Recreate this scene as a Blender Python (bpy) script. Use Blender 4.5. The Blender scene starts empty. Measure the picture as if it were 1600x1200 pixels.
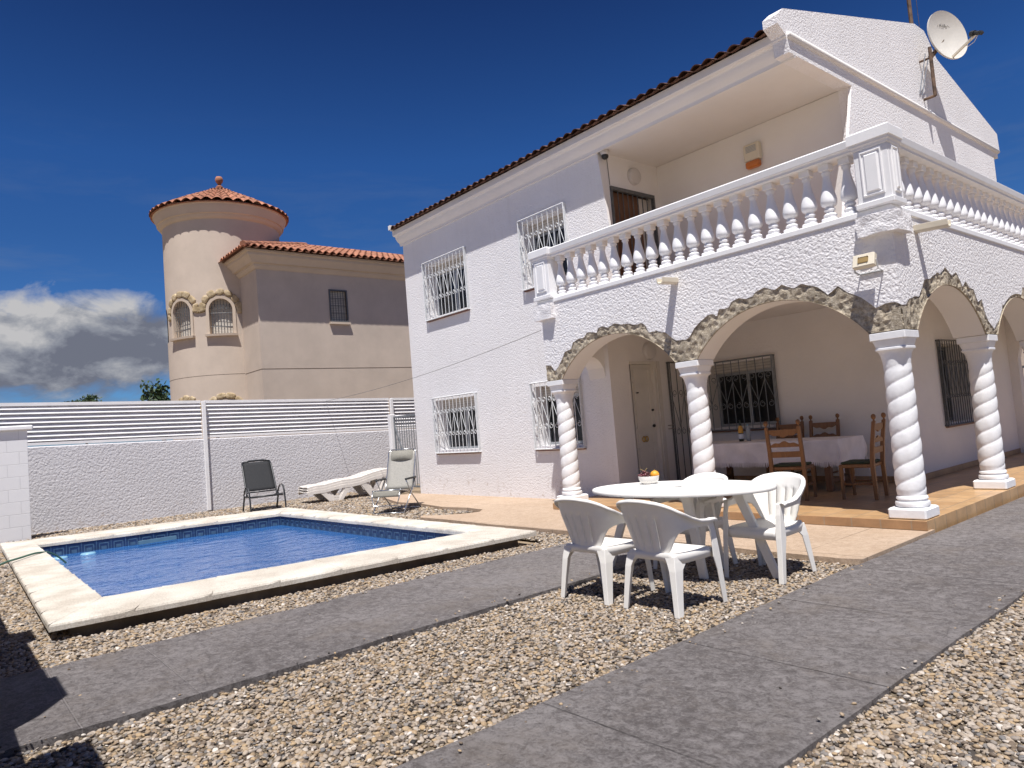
import bpy, bmesh, math, random
from mathutils import Vector, Matrix, noise
random.seed(7)
R = math.radians
SC = bpy.context.scene
COL = SC.collection
PI = math.pi

# ------------------------------------------------------------------ helpers
class MB:
    """collects vertices and faces, then links them as ONE mesh object"""
    def __init__(s): s.v = []; s.f = []
    def add(s, vs, fs):
        n = len(s.v); s.v += [tuple(p) for p in vs]; s.f += [tuple(i+n for i in f) for f in fs]
    def quad(s, a, b, c, d): s.add([a, b, c, d], [(0, 1, 2, 3)])
    def box(s, x0, x1, y0, y1, z0, z1):
        s.add([(x0,y0,z0),(x1,y0,z0),(x1,y1,z0),(x0,y1,z0),(x0,y0,z1),(x1,y0,z1),(x1,y1,z1),(x0,y1,z1)],
              [(3,2,1,0),(4,5,6,7),(0,1,5,4),(1,2,6,5),(2,3,7,6),(3,0,4,7)])
    def bevbox(s, x0, x1, y0, y1, z0, z1, b=.01):
        """box with its four upright edges and top edge chamfered"""
        def ring(i, z): return [(x0+i+b,y0+i,z),(x1-i-b,y0+i,z),(x1-i,y0+i+b,z),(x1-i,y1-i-b,z),(x1-i-b,y1-i,z),(x0+i+b,y1-i,z),(x0+i,y1-i-b,z),(x0+i,y0+i+b,z)]
        s.loft([ring(b, z0), ring(0, z0+b), ring(0, z1-b), ring(b, z1)])
    def loft(s, rings, cap=True, closed=True):
        n = len(rings[0]); vs = [p for r in rings for p in r]; fs = []
        for k in range(len(rings)-1):
            for i in range(n if closed else n-1):
                j = (i+1) % n
                fs.append((k*n+i, k*n+j, (k+1)*n+j, (k+1)*n+i))
        if cap and closed:
            fs.append(tuple(reversed(range(n)))); fs.append(tuple((len(rings)-1)*n+i for i in range(n)))
        s.add(vs, fs)
    def tube(s, pts, r, n=6, closed=False, cap=True):
        pts = [Vector(p) for p in pts]; rings = []; up = None
        m = len(pts)
        for i, p in enumerate(pts):
            a = pts[i-1] if i > 0 else (pts[-1] if closed else p)
            b = pts[i+1] if i < m-1 else (pts[0] if closed else p)
            t = (b-a)
            if t.length < 1e-9: t = Vector((0,0,1))
            t.normalize()
            if up is None:
                up = Vector((0,0,1)) if abs(t.z) < .9 else Vector((1,0,0))
            x = t.cross(up)
            if x.length < 1e-6: x = t.orthogonal()
            x.normalize(); y = x.cross(t).normalized(); up = y
            rr = r[i] if isinstance(r, (list, tuple)) else r
            rings.append([p + x*math.cos(2*PI*k/n)*rr + y*math.sin(2*PI*k/n)*rr for k in range(n)])
        if closed: rings.append(rings[0])
        s.loft(rings, cap=cap and not closed)
    def bar(s, a, b, w, h=None, ref=(0,0,1)):
        """rectangular bar from a to b"""
        a = Vector(a); b = Vector(b); h = h or w
        t = (b-a).normalized(); u = t.cross(Vector(ref))
        if u.length < 1e-5: u = t.cross(Vector((1,0,0)))
        u.normalize(); v = u.cross(t)
        q = lambda p: [p-u*w/2-v*h/2, p+u*w/2-v*h/2, p+u*w/2+v*h/2, p-u*w/2+v*h/2]
        s.loft([q(a), q(b)])
    def lathe(s, prof, c=(0,0,0), n=16, cap=True):
        c = Vector(c)
        s.loft([[c+Vector((r*math.cos(2*PI*k/n), r*math.sin(2*PI*k/n), z)) for k in range(n)] for r, z in prof], cap=cap)
    def prism(s, poly, fn0, fn1):
        """poly: list of (a,b); fn0/fn1 map (a,b) to the two end faces"""
        s.loft([[fn0(*p) for p in poly], [fn1(*p) for p in poly]])
    def grid(s, nu, nv, fn, skip=None):
        vs = [fn(i, j) for j in range(nv+1) for i in range(nu+1)]
        fs = [(j*(nu+1)+i, j*(nu+1)+i+1, (j+1)*(nu+1)+i+1, (j+1)*(nu+1)+i)
              for j in range(nv) for i in range(nu) if not (skip and skip(i, j))]
        s.add(vs, fs)
    def build(s, name, mat, parent=None, smooth=False, bevel=0, solid=0, subdiv=0, auto=None):
        off = ROOTOFF.get(parent.name, Vector((0,0,0))) if parent else Vector((0,0,0))
        me = bpy.data.meshes.new(name)
        me.from_pydata([tuple(Vector(p)-off) for p in s.v], [], s.f)
        bm = bmesh.new(); bm.from_mesh(me)
        bmesh.ops.remove_doubles(bm, verts=bm.verts, dist=1e-5)
        bmesh.ops.recalc_face_normals(bm, faces=bm.faces)
        bm.to_mesh(me); bm.free()
        if smooth:
            for p in me.polygons: p.use_smooth = True
        if auto:
            try: me.set_sharp_from_angle(angle=R(auto))
            except Exception: pass
        me.materials.append(mat)
        o = bpy.data.objects.new(name, me); COL.objects.link(o)
        if parent:
            o.parent = parent; ROOTOFF[o.name] = off
        if solid:
            m = o.modifiers.new('thickness', 'SOLIDIFY'); m.thickness = solid; m.offset = 0
        if bevel:
            m = o.modifiers.new('bevel', 'BEVEL'); m.width = bevel; m.segments = 2; m.limit_method = 'ANGLE'; m.angle_limit = R(50)
        if subdiv:
            m = o.modifiers.new('sub', 'SUBSURF'); m.levels = subdiv; m.render_levels = subdiv
        return o
ROOTOFF = {}

def tag(o, label=None, cat=None, group=None, kind=None):
    if label: o['label'] = label
    if cat: o['category'] = cat
    if group: o['group'] = group
    if kind: o['kind'] = kind
    return o
def thing(name, label, cat, loc=(0,0,0), group=None):
    o = bpy.data.objects.new(name, None); COL.objects.link(o)
    o.empty_display_size = .2
    o.location = loc; ROOTOFF[o.name] = Vector(loc)
    return tag(o, label, cat, group)
def local_thing(name, label, cat, loc, rotz=0, group=None):
    """root whose parts are modelled in its own coordinates"""
    o = thing(name, label, cat, loc, group); o.rotation_euler = (0, 0, rotz)
    ROOTOFF[o.name] = Vector((0,0,0)); return o
def copy_tree(o, parent=None):
    c = o.copy(); COL.objects.link(c)
    if parent: c.parent = parent
    for ch in list(o.children): copy_tree(ch, c)
    return c

# ------------------------------------------------------------------ materials
def new_mat(name):
    m = bpy.data.materials.new(name); m.use_nodes = True
    nt = m.node_tree; b = nt.nodes['Principled BSDF']
    return m, nt, b
def N(nt, t, **kw):
    n = nt.nodes.new(t)
    for k, v in kw.items():
        if k.startswith('i_'): n.inputs[k[2:].replace('_', ' ')].default_value = v
        else: setattr(n, k, v)
    return n
def L(nt, a, b): nt.links.new(a, b)
def pos(nt):
    return N(nt, 'ShaderNodeNewGeometry').outputs['Position']
def ramp(nt, fac, stops):
    r = N(nt, 'ShaderNodeValToRGB'); e = r.color_ramp.elements
    while len(e) < len(stops): e.new(.5)
    for k, (p, c) in enumerate(stops):
        e[k].position = p; e[k].color = c if len(c) == 4 else (*c, 1)
    L(nt, fac, r.inputs['Fac']); return r.outputs['Color']
def noise_t(nt, vec, scale, detail=4, rough=.55, dist=0):
    n = N(nt, 'ShaderNodeTexNoise'); n.inputs['Scale'].default_value = scale; n.inputs['Detail'].default_value = detail
    n.inputs['Roughness'].default_value = rough; n.inputs['Distortion'].default_value = dist
    L(nt, vec, n.inputs['Vector']); return n.outputs['Fac']
def mixc(nt, fac, a, b, mode='MIX'):
    m = N(nt, 'ShaderNodeMix', data_type='RGBA', blend_type=mode)
    for sock, v in ((m.inputs[0], fac), (m.inputs[6], a), (m.inputs[7], b)):
        if isinstance(v, (int, float)): sock.default_value = v
        elif isinstance(v, (tuple, list)): sock.default_value = v if len(v) == 4 else (*v, 1)
        else: L(nt, v, sock)
    return m.outputs[2]
def math_n(nt, op, a, b=None, clamp=False):
    m = N(nt, 'ShaderNodeMath', operation=op); m.use_clamp = clamp
    for i, v in enumerate((a, b)):
        if v is None: continue
        if isinstance(v, (int, float)): m.inputs[i].default_value = v
        else: L(nt, v, m.inputs[i])
    return m.outputs[0]
def bump(nt, b, h, strength, dist, prev=None):
    n = N(nt, 'ShaderNodeBump'); n.inputs['Strength'].default_value = strength; n.inputs['Distance'].default_value = dist
    L(nt, h, n.inputs['Height'])
    if prev is not None: L(nt, prev, n.inputs['Normal'])
    if b is not None: L(nt, n.outputs['Normal'], b.inputs['Normal'])
    return n.outputs['Normal']

def m_simple(name, col, rough=.5, metal=0, var=.12, scale=6, bmp=0, bscale=60, spec=.5, objspace=False):
    m, nt, b = new_mat(name)
    P = N(nt, 'ShaderNodeTexCoord').outputs['Object'] if objspace else pos(nt)
    f = noise_t(nt, P, scale, 5, .6)
    lo = tuple(c*(1-var) for c in col); hi = tuple(min(1, c*(1+var)) for c in col)
    L(nt, ramp(nt, f, [(.3, lo), (.7, hi)]), b.inputs['Base Color'])
    b.inputs['Roughness'].default_value = rough; b.inputs['Metallic'].default_value = metal
    b.inputs['Specular IOR Level'].default_value = spec
    if bmp: bump(nt, b, noise_t(nt, P, bscale, 4), bmp, .01)
    return m

def m_stucco(name, col, strength=.6, scale=22, dist=.02, dirt=0):
    m, nt, b = new_mat(name); P = pos(nt)
    w = N(nt, 'ShaderNodeMapping'); L(nt, P, w.inputs['Vector'])
    n1 = noise_t(nt, w.outputs[0], scale, 3, .5, .4)
    n2 = noise_t(nt, w.outputs[0], scale*3.1, 3, .6, .2)
    v = N(nt, 'ShaderNodeTexVoronoi', feature='SMOOTH_F1'); v.inputs['Scale'].default_value = scale*1.15
    v.inputs['Smoothness'].default_value = .6; L(nt, w.outputs[0], v.inputs['Vector'])
    s = math_n(nt, 'SMOOTH_MIN', n1, .56); nt.nodes[-1].inputs[2].default_value = .12
    h = math_n(nt, 'ADD', math_n(nt, 'MULTIPLY', s, 1.3), math_n(nt, 'MULTIPLY', n2, .3))
    h = math_n(nt, 'SUBTRACT', h, math_n(nt, 'MULTIPLY', v.outputs['Distance'], .45))
    bump(nt, b, h, strength, dist)
    big = noise_t(nt, P, .9, 5, .6)
    c = mixc(nt, ramp(nt, big, [(.35, (0,0,0)), (.7, (1,1,1))]), tuple(x*.94 for x in col), col)
    st = N(nt, 'ShaderNodeMapping'); st.inputs['Scale'].default_value = (5, 5, .5); L(nt, P, st.inputs['Vector'])
    c = mixc(nt, math_n(nt, 'MULTIPLY', ramp(nt, noise_t(nt, st.outputs[0], 1.6, 6, .65), [(.52, (0,0,0)), (.75, (1,1,1))]), .22), c, tuple(x*y for x, y in zip(col, (.78,.76,.73))))
    if dirt:
        sp = noise_t(nt, P, 7, 6, .7); z = N(nt, 'ShaderNodeSeparateXYZ'); L(nt, P, z.inputs[0])
        low = N(nt, 'ShaderNodeMapRange'); low.inputs['From Min'].default_value = .55; low.inputs['From Max'].default_value = .05
        L(nt, z.outputs['Z'], low.inputs['Value'])
        d = math_n(nt, 'MULTIPLY', low.outputs[0], ramp(nt, sp, [(.56, (0,0,0)), (.68, (1,1,1))]))
        c = mixc(nt, math_n(nt, 'MULTIPLY', d, dirt), c, (.42, .33, .25))
    L(nt, c, b.inputs['Base Color']); b.inputs['Roughness'].default_value = .88; b.inputs['Specular IOR Level'].default_value = .2
    return m

def m_plaster(name, col, strength=.15, scale=9, stain=.08):
    m, nt, b = new_mat(name); P = pos(nt)
    f = noise_t(nt, P, 1.3, 6, .62)
    c = ramp(nt, f, [(.3, tuple(x*(1-stain) for x in col)), (.65, col)])
    L(nt, c, b.inputs['Base Color']); b.inputs['Roughness'].default_value = .85; b.inputs['Specular IOR Level'].default_value = .2
    n = bump(nt, None, noise_t(nt, P, scale, 5, .55), strength, .02)
    bump(nt, b, noise_t(nt, P, scale*9, 3), strength*.7, .004, n)
    return m

def m_tiles(name, c1, c2, mortar, sx, sy, msize=.012, rough=.45, bmp=.3, axes='xy', offset=0., tint=.25):
    m, nt, b = new_mat(name); P = pos(nt)
    sp = N(nt, 'ShaderNodeSeparateXYZ'); L(nt, P, sp.inputs[0]); cb = N(nt, 'ShaderNodeCombineXYZ')
    L(nt, sp.outputs[axes[0].upper()], cb.inputs['X']); L(nt, sp.outputs[axes[1].upper()], cb.inputs['Y'])
    mp = N(nt, 'ShaderNodeMapping'); L(nt, cb.outputs[0], mp.inputs['Vector'])
    t = N(nt, 'ShaderNodeTexBrick', offset=offset, squash=1); t.inputs['Scale'].default_value = 1
    t.inputs['Color1'].default_value = (*c1, 1); t.inputs['Color2'].default_value = (*c2, 1); t.inputs['Mortar'].default_value = (*mortar, 1)
    t.inputs['Mortar Size'].default_value = msize; t.inputs['Brick Width'].default_value = sx; t.inputs['Row Height'].default_value = sy
    t.inputs['Mortar Smooth'].default_value = .2
    L(nt, mp.outputs[0], t.inputs['Vector'])
    g = noise_t(nt, P, 5, 6, .65)
    c = mixc(nt, tint, t.outputs['Color'], ramp(nt, g, [(.25, (0,0,0)), (.75, (1,1,1))]), 'OVERLAY')
    L(nt, c, b.inputs['Base Color']); b.inputs['Roughness'].default_value = rough
    n = bump(nt, None, math_n(nt, 'SUBTRACT', 1, t.outputs['Fac']), bmp, .006)
    bump(nt, b, noise_t(nt, P, 40, 4), .12, .004, n)
    return m

def m_stamped(name, dark, light, warm, joint=(1.2, .42), jdark=True, relief=1.0):
    """stamped concrete: slate-like relief, faint stamp edges, thin control joints, dusty patches"""
    m, nt, b = new_mat(name); P = pos(nt)
    big = noise_t(nt, P, .8, 5, .65); mid = noise_t(nt, P, 15, 10, .78, .6); fine = noise_t(nt, P, 55, 6, .75)
    flake = N(nt, 'ShaderNodeTexNoise', noise_type='RIDGED_MULTIFRACTAL'); flake.inputs['Scale'].default_value = 6.5; flake.inputs['Detail'].default_value = 8
    flake.inputs['Roughness'].default_value = .62; flake.inputs['Distortion'].default_value = .6; L(nt, P, flake.inputs['Vector'])
    f = math_n(nt, 'ADD', math_n(nt, 'MULTIPLY', mid, .72), math_n(nt, 'MULTIPLY', big, .26))
    f = math_n(nt, 'ADD', f, math_n(nt, 'MULTIPLY', math_n(nt, 'SUBTRACT', fine, .5), .45))
    c = ramp(nt, f, [(.415, dark), (.49, tuple((a+b2)/2 for a, b2 in zip(dark, light))), (.565, light)])
    c = mixc(nt, math_n(nt, 'MULTIPLY', ramp(nt, noise_t(nt, P, 1.7, 8, .75, .3), [(.50, (0,0,0)), (.68, (1,1,1))]), .5), c, warm)
    dust = math_n(nt, 'MULTIPLY', ramp(nt, noise_t(nt, P, 90, 5, .8), [(.58, (0,0,0)), (.72, (1,1,1))]), ramp(nt, big, [(.40, (.15,.15,.15)), (.62, (1,1,1))]))
    c = mixc(nt, math_n(nt, 'MULTIPLY', dust, .5), c, tuple(min(1, x*1.75) for x in light))
    # warped coordinates for hand-pressed lines
    w = N(nt, 'ShaderNodeVectorMath', operation='ADD'); wn = N(nt, 'ShaderNodeTexNoise'); wn.inputs['Scale'].default_value = 4; wn.inputs['Detail'].default_value = 6
    L(nt, P, wn.inputs['Vector']); sc = N(nt, 'ShaderNodeVectorMath', operation='SCALE'); sc.inputs['Scale'].default_value = .10
    L(nt, wn.outputs['Color'], sc.inputs[0]); L(nt, P, w.inputs[0]); L(nt, sc.outputs[0], w.inputs[1])
    v = N(nt, 'ShaderNodeTexVoronoi', feature='DISTANCE_TO_EDGE'); v.inputs['Scale'].default_value = 2.3; L(nt, w.outputs[0], v.inputs['Vector'])
    edge = ramp(nt, v.outputs['Distance'], [(0, (1,1,1)), (.018, (0,0,0))])
    edge = math_n(nt, 'MULTIPLY', edge, ramp(nt, noise_t(nt, P, 2.6, 3), [(.46, (0,0,0)), (.60, (1,1,1))]))
    t = N(nt, 'ShaderNodeTexBrick', offset=.5); t.inputs['Scale'].default_value = 1; t.inputs['Mortar Size'].default_value = .007
    t.inputs['Brick Width'].default_value = joint[0]; t.inputs['Row Height'].default_value = joint[1]; t.inputs['Mortar Smooth'].default_value = .5
    sc2 = N(nt, 'ShaderNodeVectorMath', operation='SCALE'); sc2.inputs['Scale'].default_value = .025; w2 = N(nt, 'ShaderNodeVectorMath', operation='ADD')
    L(nt, wn.outputs['Color'], sc2.inputs[0]); L(nt, P, w2.inputs[0]); L(nt, sc2.outputs[0], w2.inputs[1]); L(nt, w2.outputs[0], t.inputs['Vector'])
    jn = math_n(nt, 'MULTIPLY', t.outputs['Fac'], ramp(nt, noise_t(nt, P, 1.1, 4), [(.36, (.1,.1,.1)), (.52, (1,1,1))]))
    c = mixc(nt, math_n(nt, 'MULTIPLY', edge, .22), c, tuple(x*.45 for x in dark))
    c = mixc(nt, math_n(nt, 'MULTIPLY', jn, .75 if jdark else .35), c, tuple(x*.35 for x in dark) if jdark else tuple(x*1.5 for x in light))
    h = math_n(nt, 'ADD', math_n(nt, 'MULTIPLY', mid, 1.0), math_n(nt, 'MULTIPLY', flake.outputs['Fac'], .16))
    h = math_n(nt, 'SUBTRACT', h, math_n(nt, 'MULTIPLY', edge, .18)); h = math_n(nt, 'SUBTRACT', h, math_n(nt, 'MULTIPLY', jn, .6))
    n = bump(nt, None, h, 1.0*relief, .030)
    bump(nt, b, fine, .9*relief, .008, n)
    L(nt, c, b.inputs['Base Color']); b.inputs['Roughness'].default_value = .66; b.inputs['Specular IOR Level'].default_value = .3
    return m

def m_rough_stone(name, cols, scale=14, dist=.02):
    m, nt, b = new_mat(name); P = pos(nt)
    f = noise_t(nt, P, scale, 6, .75); g = noise_t(nt, P, 2.5, 3)
    c = ramp(nt, f, [(.28, cols[0]), (.45, cols[1]), (.62, cols[2]), (.8, cols[3])])
    c = mixc(nt, .35, c, ramp(nt, g, [(.35, (.25,.25,.25)), (.65, (.75,.75,.75))]), 'OVERLAY')
    L(nt, c, b.inputs['Base Color']); b.inputs['Roughness'].default_value = .95; b.inputs['Specular IOR Level'].default_value = .1
    bump(nt, b, noise_t(nt, P, scale*2.5, 6, .7), .8, dist)
    return m

def m_wood(name, c1, c2, axis=2, rough=.45):
    m, nt, b = new_mat(name); P = N(nt, 'ShaderNodeTexCoord').outputs['Object']
    mp = N(nt, 'ShaderNodeMapping'); s = [14, 14, 14]; s[axis] = 1.2; mp.inputs['Scale'].default_value = s; L(nt, P, mp.inputs['Vector'])
    f = noise_t(nt, mp.outputs[0], 2.2, 6, .65, .6)
    L(nt, ramp(nt, f, [(.3, c1), (.7, c2)]), b.inputs['Base Color']); b.inputs['Roughness'].default_value = rough
    bump(nt, b, f, .12, .004); return m

def m_glass_dark(name, col=(.012,.014,.016)):
    m, nt, b = new_mat(name); P = pos(nt)
    L(nt, ramp(nt, noise_t(nt, P, 1.4, 2), [(.35, col), (.7, tuple(c*2.2 for c in col))]), b.inputs['Base Color'])
    b.inputs['Roughness'].default_value = .06; b.inputs['Specular IOR Level'].default_value = .3; return m

M = {}
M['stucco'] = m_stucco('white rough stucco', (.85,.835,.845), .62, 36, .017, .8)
M['stucco_arcade'] = m_stucco('coarse white stucco', (.85,.835,.845), .75, 30, .020, .0)
M['skimmer'] = m_simple('dull blue plastic', (.07,.15,.22), .4)
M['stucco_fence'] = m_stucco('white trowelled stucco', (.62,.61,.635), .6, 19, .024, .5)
M['plaster'] = m_plaster('white smooth plaster', (.80,.78,.765), .12, 14, .05)
M['porch'] = m_plaster('porch wall plaster', (.79,.755,.73), .35, 26, .06)
M['paint'] = m_simple('white painted masonry', (.82,.82,.83), .6, var=.03, bmp=.08, bscale=50)
M['balus'] = m_simple('white painted cast stone', (.82,.82,.84), .55, var=.03, bmp=.05, bscale=90)
M['colpaint'] = m_simple('thick white paint', (.82,.82,.83), .5, var=.04, scale=9, bmp=.2, bscale=28)
M['stone'] = m_rough_stone('rough ochre stone', [(.13,.105,.085),(.37,.315,.24),(.54,.48,.385),(.68,.63,.55)], 26)
M['nstone'] = m_rough_stone('ochre cobble stone', [(.22,.16,.09),(.40,.31,.19),(.50,.41,.28),(.58,.50,.38)], 5)
M['neigh'] = m_plaster('beige render', (.575,.487,.41), .12, 5, .12)
M['neigh_trim'] = m_plaster('beige trim render', (.575,.48,.39), .1, 5, .1)
M['tile'] = m_simple('terracotta roof tile', (.33,.15,.095), .8, var=.45, scale=3.3, bmp=.25, bscale=40, spec=.2)
M['tile_dark'] = m_simple('weathered brown roof tile', (.14,.078,.056), .85, var=.5, scale=5, bmp=.3, bscale=40, spec=.2)
M['path'] = m_stamped('stamped grey concrete', (.118,.104,.101), (.255,.234,.229), (.19,.158,.132), (9, 1.22))
M['path2'] = m_stamped('stamped grey concrete with tile joints', (.112,.099,.097), (.245,.225,.222), (.18,.150,.127), (.95, .62), False)
M['terr'] = m_stamped('stamped tan concrete', (.375,.275,.195), (.485,.37,.275), (.42,.305,.21), (7, 1.6), True, .55)
M['ptile'] = m_tiles('terracotta floor tile', (.50,.32,.165), (.42,.255,.125), (.30,.215,.14), .31, .31, .008, .35)
M['riser'] = m_tiles('terracotta riser tile', (.40,.24,.125), (.35,.20,.10), (.34,.25,.17), .31, 5, .008, .4, .3, 'xz')
M['gbase'] = m_rough_stone('gravel bed', [(.05,.04,.03),(.17,.135,.095),(.29,.235,.17),(.42,.35,.27)], 70, .02)
M['earth'] = m_rough_stone('dry earth and kerb shade', [(.16,.12,.08),(.24,.18,.12),(.30,.24,.17),(.34,.28,.2)], 1.5)
M['coping'] = m_rough_stone('pale pool coping', [(.26,.225,.185),(.54,.495,.43),(.64,.60,.535),(.70,.67,.62)], 62, .010)
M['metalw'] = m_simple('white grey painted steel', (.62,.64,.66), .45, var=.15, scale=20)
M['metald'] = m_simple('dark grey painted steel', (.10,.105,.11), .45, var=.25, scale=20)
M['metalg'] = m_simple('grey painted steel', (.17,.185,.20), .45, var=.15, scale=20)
M['alu'] = m_simple('grey aluminium', (.40,.42,.44), .4, .6, var=.1)
M['slat'] = m_simple('white aluminium slat', (.80,.79,.80), .4, var=.05, scale=3)
M['slat_shade'] = m_simple('shade grey backing sheet', (.53,.525,.55), .6, var=.06)  # greyer than the slats: shade of the gaps put into the colour
M['plastic'] = m_simple('white moulded plastic', (.76,.74,.70), .5, var=.04, scale=9, objspace=True, spec=.25, bmp=.04, bscale=200)
M['glass'] = m_glass_dark('dark window glass')
M['shut'] = m_tiles('white roller shutter', (.60,.56,.50), (.58,.54,.48), (.36,.33,.29), 5, .05, .006, .6, .4, 'xz')
M['shutx'] = m_tiles('beige roller shutter', (.58,.53,.45), (.56,.51,.43), (.30,.27,.22), 5, .06, .008, .6, .4, 'yz')
M['redsill'] = m_simple('red brown sill tile', (.20,.085,.055), .6, var=.3)
M['doorw'] = m_simple('cream painted door', (.66,.62,.56), .5, var=.04)
M['doorb'] = m_wood('dark brown door wood', (.11,.045,.02), (.20,.09,.04))
M['wood'] = m_wood('honey stained wood', (.17,.072,.023), (.27,.125,.042))
M['wood2'] = m_wood('dark stained wood', (.14,.055,.02), (.24,.105,.04))
M['cushion'] = m_simple('dark green cushion', (.045,.06,.03), .9, var=.3, scale=15)
M['cloth'] = m_simple('cream woven cloth', (.87,.81,.78), .95, var=.10, scale=4, bmp=.35, bscale=160, spec=.1, objspace=True)
M['black'] = m_simple('matt black plastic', (.018,.019,.02), .5)
M['blkmesh'] = m_simple('charcoal mesh fabric', (.020,.021,.024), .85, var=.25, scale=60, bmp=.4, bscale=300, objspace=True)
M['blkframe'] = m_simple('charcoal steel frame', (.022,.024,.028), .4, var=.2)
M['bei'] = m_simple('grey beige fabric', (.23,.22,.19), .9, var=.12, scale=30, bmp=.3, bscale=200, objspace=True)
M['beiw'] = m_simple('pale mesh fabric', (.36,.345,.315), .9, var=.15, scale=50, bmp=.3, bscale=250, objspace=True)
M['chrome'] = m_simple('silver steel tube', (.55,.56,.57), .25, .9, var=.1)
M['loung'] = m_simple('aged white plastic', (.70,.66,.62), .55, var=.08, scale=4, objspace=True)
M['brass'] = m_simple('brass', (.55,.36,.10), .3, .9)
M['lampw'] = m_simple('opal lamp glass', (.60,.575,.56), .4, var=.03)
M['cream'] = m_simple('cream plastic', (.68,.62,.50), .5, var=.05)
M['orange_pl'] = m_simple('orange lens plastic', (.55,.17,.03), .35)
M['dish'] = m_simple('ivory dish paint', (.62,.595,.545), .5, var=.06, scale=5, objspace=True)
M['rust'] = m_simple('rusty steel', (.12,.075,.05), .8, var=.7, scale=9)
M['hose'] = m_simple('green hose rubber', (.05,.13,.09), .5)
M['block'] = m_tiles('white painted block', (.76,.76,.78), (.74,.74,.76), (.66,.66,.68), .40, .245, .007, .8, .5, 'yz', .5, .05)
M['orange'] = m_simple('orange peel', (.75,.33,.03), .45, var=.1, bmp=.3, bscale=300, objspace=True)
M['grape'] = m_simple('dark red grape', (.10,.025,.03), .3, var=.4, objspace=True)
M['stem'] = m_simple('grape stem', (.35,.25,.10), .8)
M['bottle'] = m_simple('dark green bottle glass', (.012,.018,.012), .08)
M['label'] = m_simple('white paper label', (.65,.66,.68), .7)
M['foil'] = m_simple('amber label', (.62,.32,.05), .4)
M['clear'] = m_simple('clear plastic', (.30,.32,.33), .15)
M['leaf'] = m_simple('dark green leaf', (.035,.065,.022), .6, var=.5, scale=4)
M['bark'] = m_simple('brown bark and groove shade', (.12,.085,.055), .9, var=.3)
M['cable'] = m_simple('grey cable', (.16,.15,.15), .6)
M['pale_blue'] = m_simple('pale blue plastic', (.20,.38,.50), .4)
M['lens'] = m_simple('brown led lens', (.30,.21,.09), .3)
M['ink'] = m_simple('grey print', (.18,.17,.16), .7)

def m_pooltile():
    m, nt, b = new_mat('blue pool mosaic'); P = pos(nt)
    t = N(nt, 'ShaderNodeTexBrick', offset=0.); t.inputs['Scale'].default_value = 1
    t.inputs['Brick Width'].default_value = .05; t.inputs['Row Height'].default_value = .05; t.inputs['Mortar Size'].default_value = .004
    t.inputs['Color1'].default_value = (.02,.10,.36,1); t.inputs['Color2'].default_value = (.03,.16,.45,1); t.inputs['Mortar'].default_value = (.16,.28,.45,1)
    L(nt, P, t.inputs['Vector'])
    L(nt, t.outputs['Color'], b.inputs['Base Color']); b.inputs['Roughness'].default_value = .3; return m
M['pool'] = m_pooltile()
M['band_dark'] = m_simple('dark blue band tile', (.012,.03,.09), .25, var=.3, scale=20)
M['band_light'] = m_simple('pale blue band tile', (.05,.10,.17), .25, var=.3, scale=20)
def m_water():
    m, nt, b = new_mat('pool water'); nt.nodes.remove(b); P = pos(nt)
    out = nt.nodes['Material Output']
    mp = N(nt, 'ShaderNodeMapping'); mp.inputs['Scale'].default_value = (1.1, .75, 1); L(nt, P, mp.inputs['Vector'])
    h = math_n(nt, 'ADD', math_n(nt, 'MULTIPLY', noise_t(nt, mp.outputs[0], 1.7, 3, .55, 1.2), 1.5), math_n(nt, 'MULTIPLY', noise_t(nt, mp.outputs[0], 11, 3, .55, .4), .35))
    nb = bump(nt, None, h, .55, .06)
    fr = N(nt, 'ShaderNodeFresnel'); fr.inputs['IOR'].default_value = 1.33; L(nt, nb, fr.inputs['Normal'])
    tr = N(nt, 'ShaderNodeBsdfTransparent'); tr.inputs['Color'].default_value = (.42,.70,.90,1)
    gl = N(nt, 'ShaderNodeBsdfGlossy'); gl.inputs['Roughness'].default_value = .03; L(nt, nb, gl.inputs['Normal'])
    df = N(nt, 'ShaderNodeBsdfDiffuse'); df.inputs['Color'].default_value = (.07,.30,.86,1); L(nt, nb, df.inputs['Normal'])
    m1 = N(nt, 'ShaderNodeMixShader'); m1.inputs[0].default_value = .55; L(nt, tr.outputs[0], m1.inputs[1]); L(nt, df.outputs[0], m1.inputs[2])
    m2 = N(nt, 'ShaderNodeMixShader'); L(nt, math_n(nt, 'MULTIPLY', fr.outputs[0], .66, True), m2.inputs[0])
    L(nt, m1.outputs[0], m2.inputs[1]); L(nt, gl.outputs[0], m2.inputs[2]); L(nt, m2.outputs[0], out.inputs['Surface'])
    return m
M['water'] = m_water()
def m_pebble():
    m, nt, b = new_mat('river pebble'); oi = N(nt, 'ShaderNodeObjectInfo')
    c = ramp(nt, oi.outputs['Random'], [(0, (.03,.027,.025)), (.10, (.11,.085,.066)), (.24, (.245,.18,.12)), (.36, (.37,.268,.16)), (.47, (.285,.232,.18)), (.60, (.375,.31,.243)), (.72, (.15,.143,.14)), (.83, (.31,.258,.212)), (.95, (.39,.335,.28)), (1, (.56,.51,.46))])
    P = N(nt, 'ShaderNodeTexCoord').outputs['Object']
    c = mixc(nt, .3, c, ramp(nt, noise_t(nt, P, 2.5, 4, .6), [(.3, (.2,.2,.2)), (.7, (.8,.8,.8))]), 'OVERLAY')
    L(nt, c, b.inputs['Base Color']); b.inputs['Roughness'].default_value = .7; b.inputs['Specular IOR Level'].default_value = .3
    return m
M['pebble'] = m_pebble()
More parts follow.
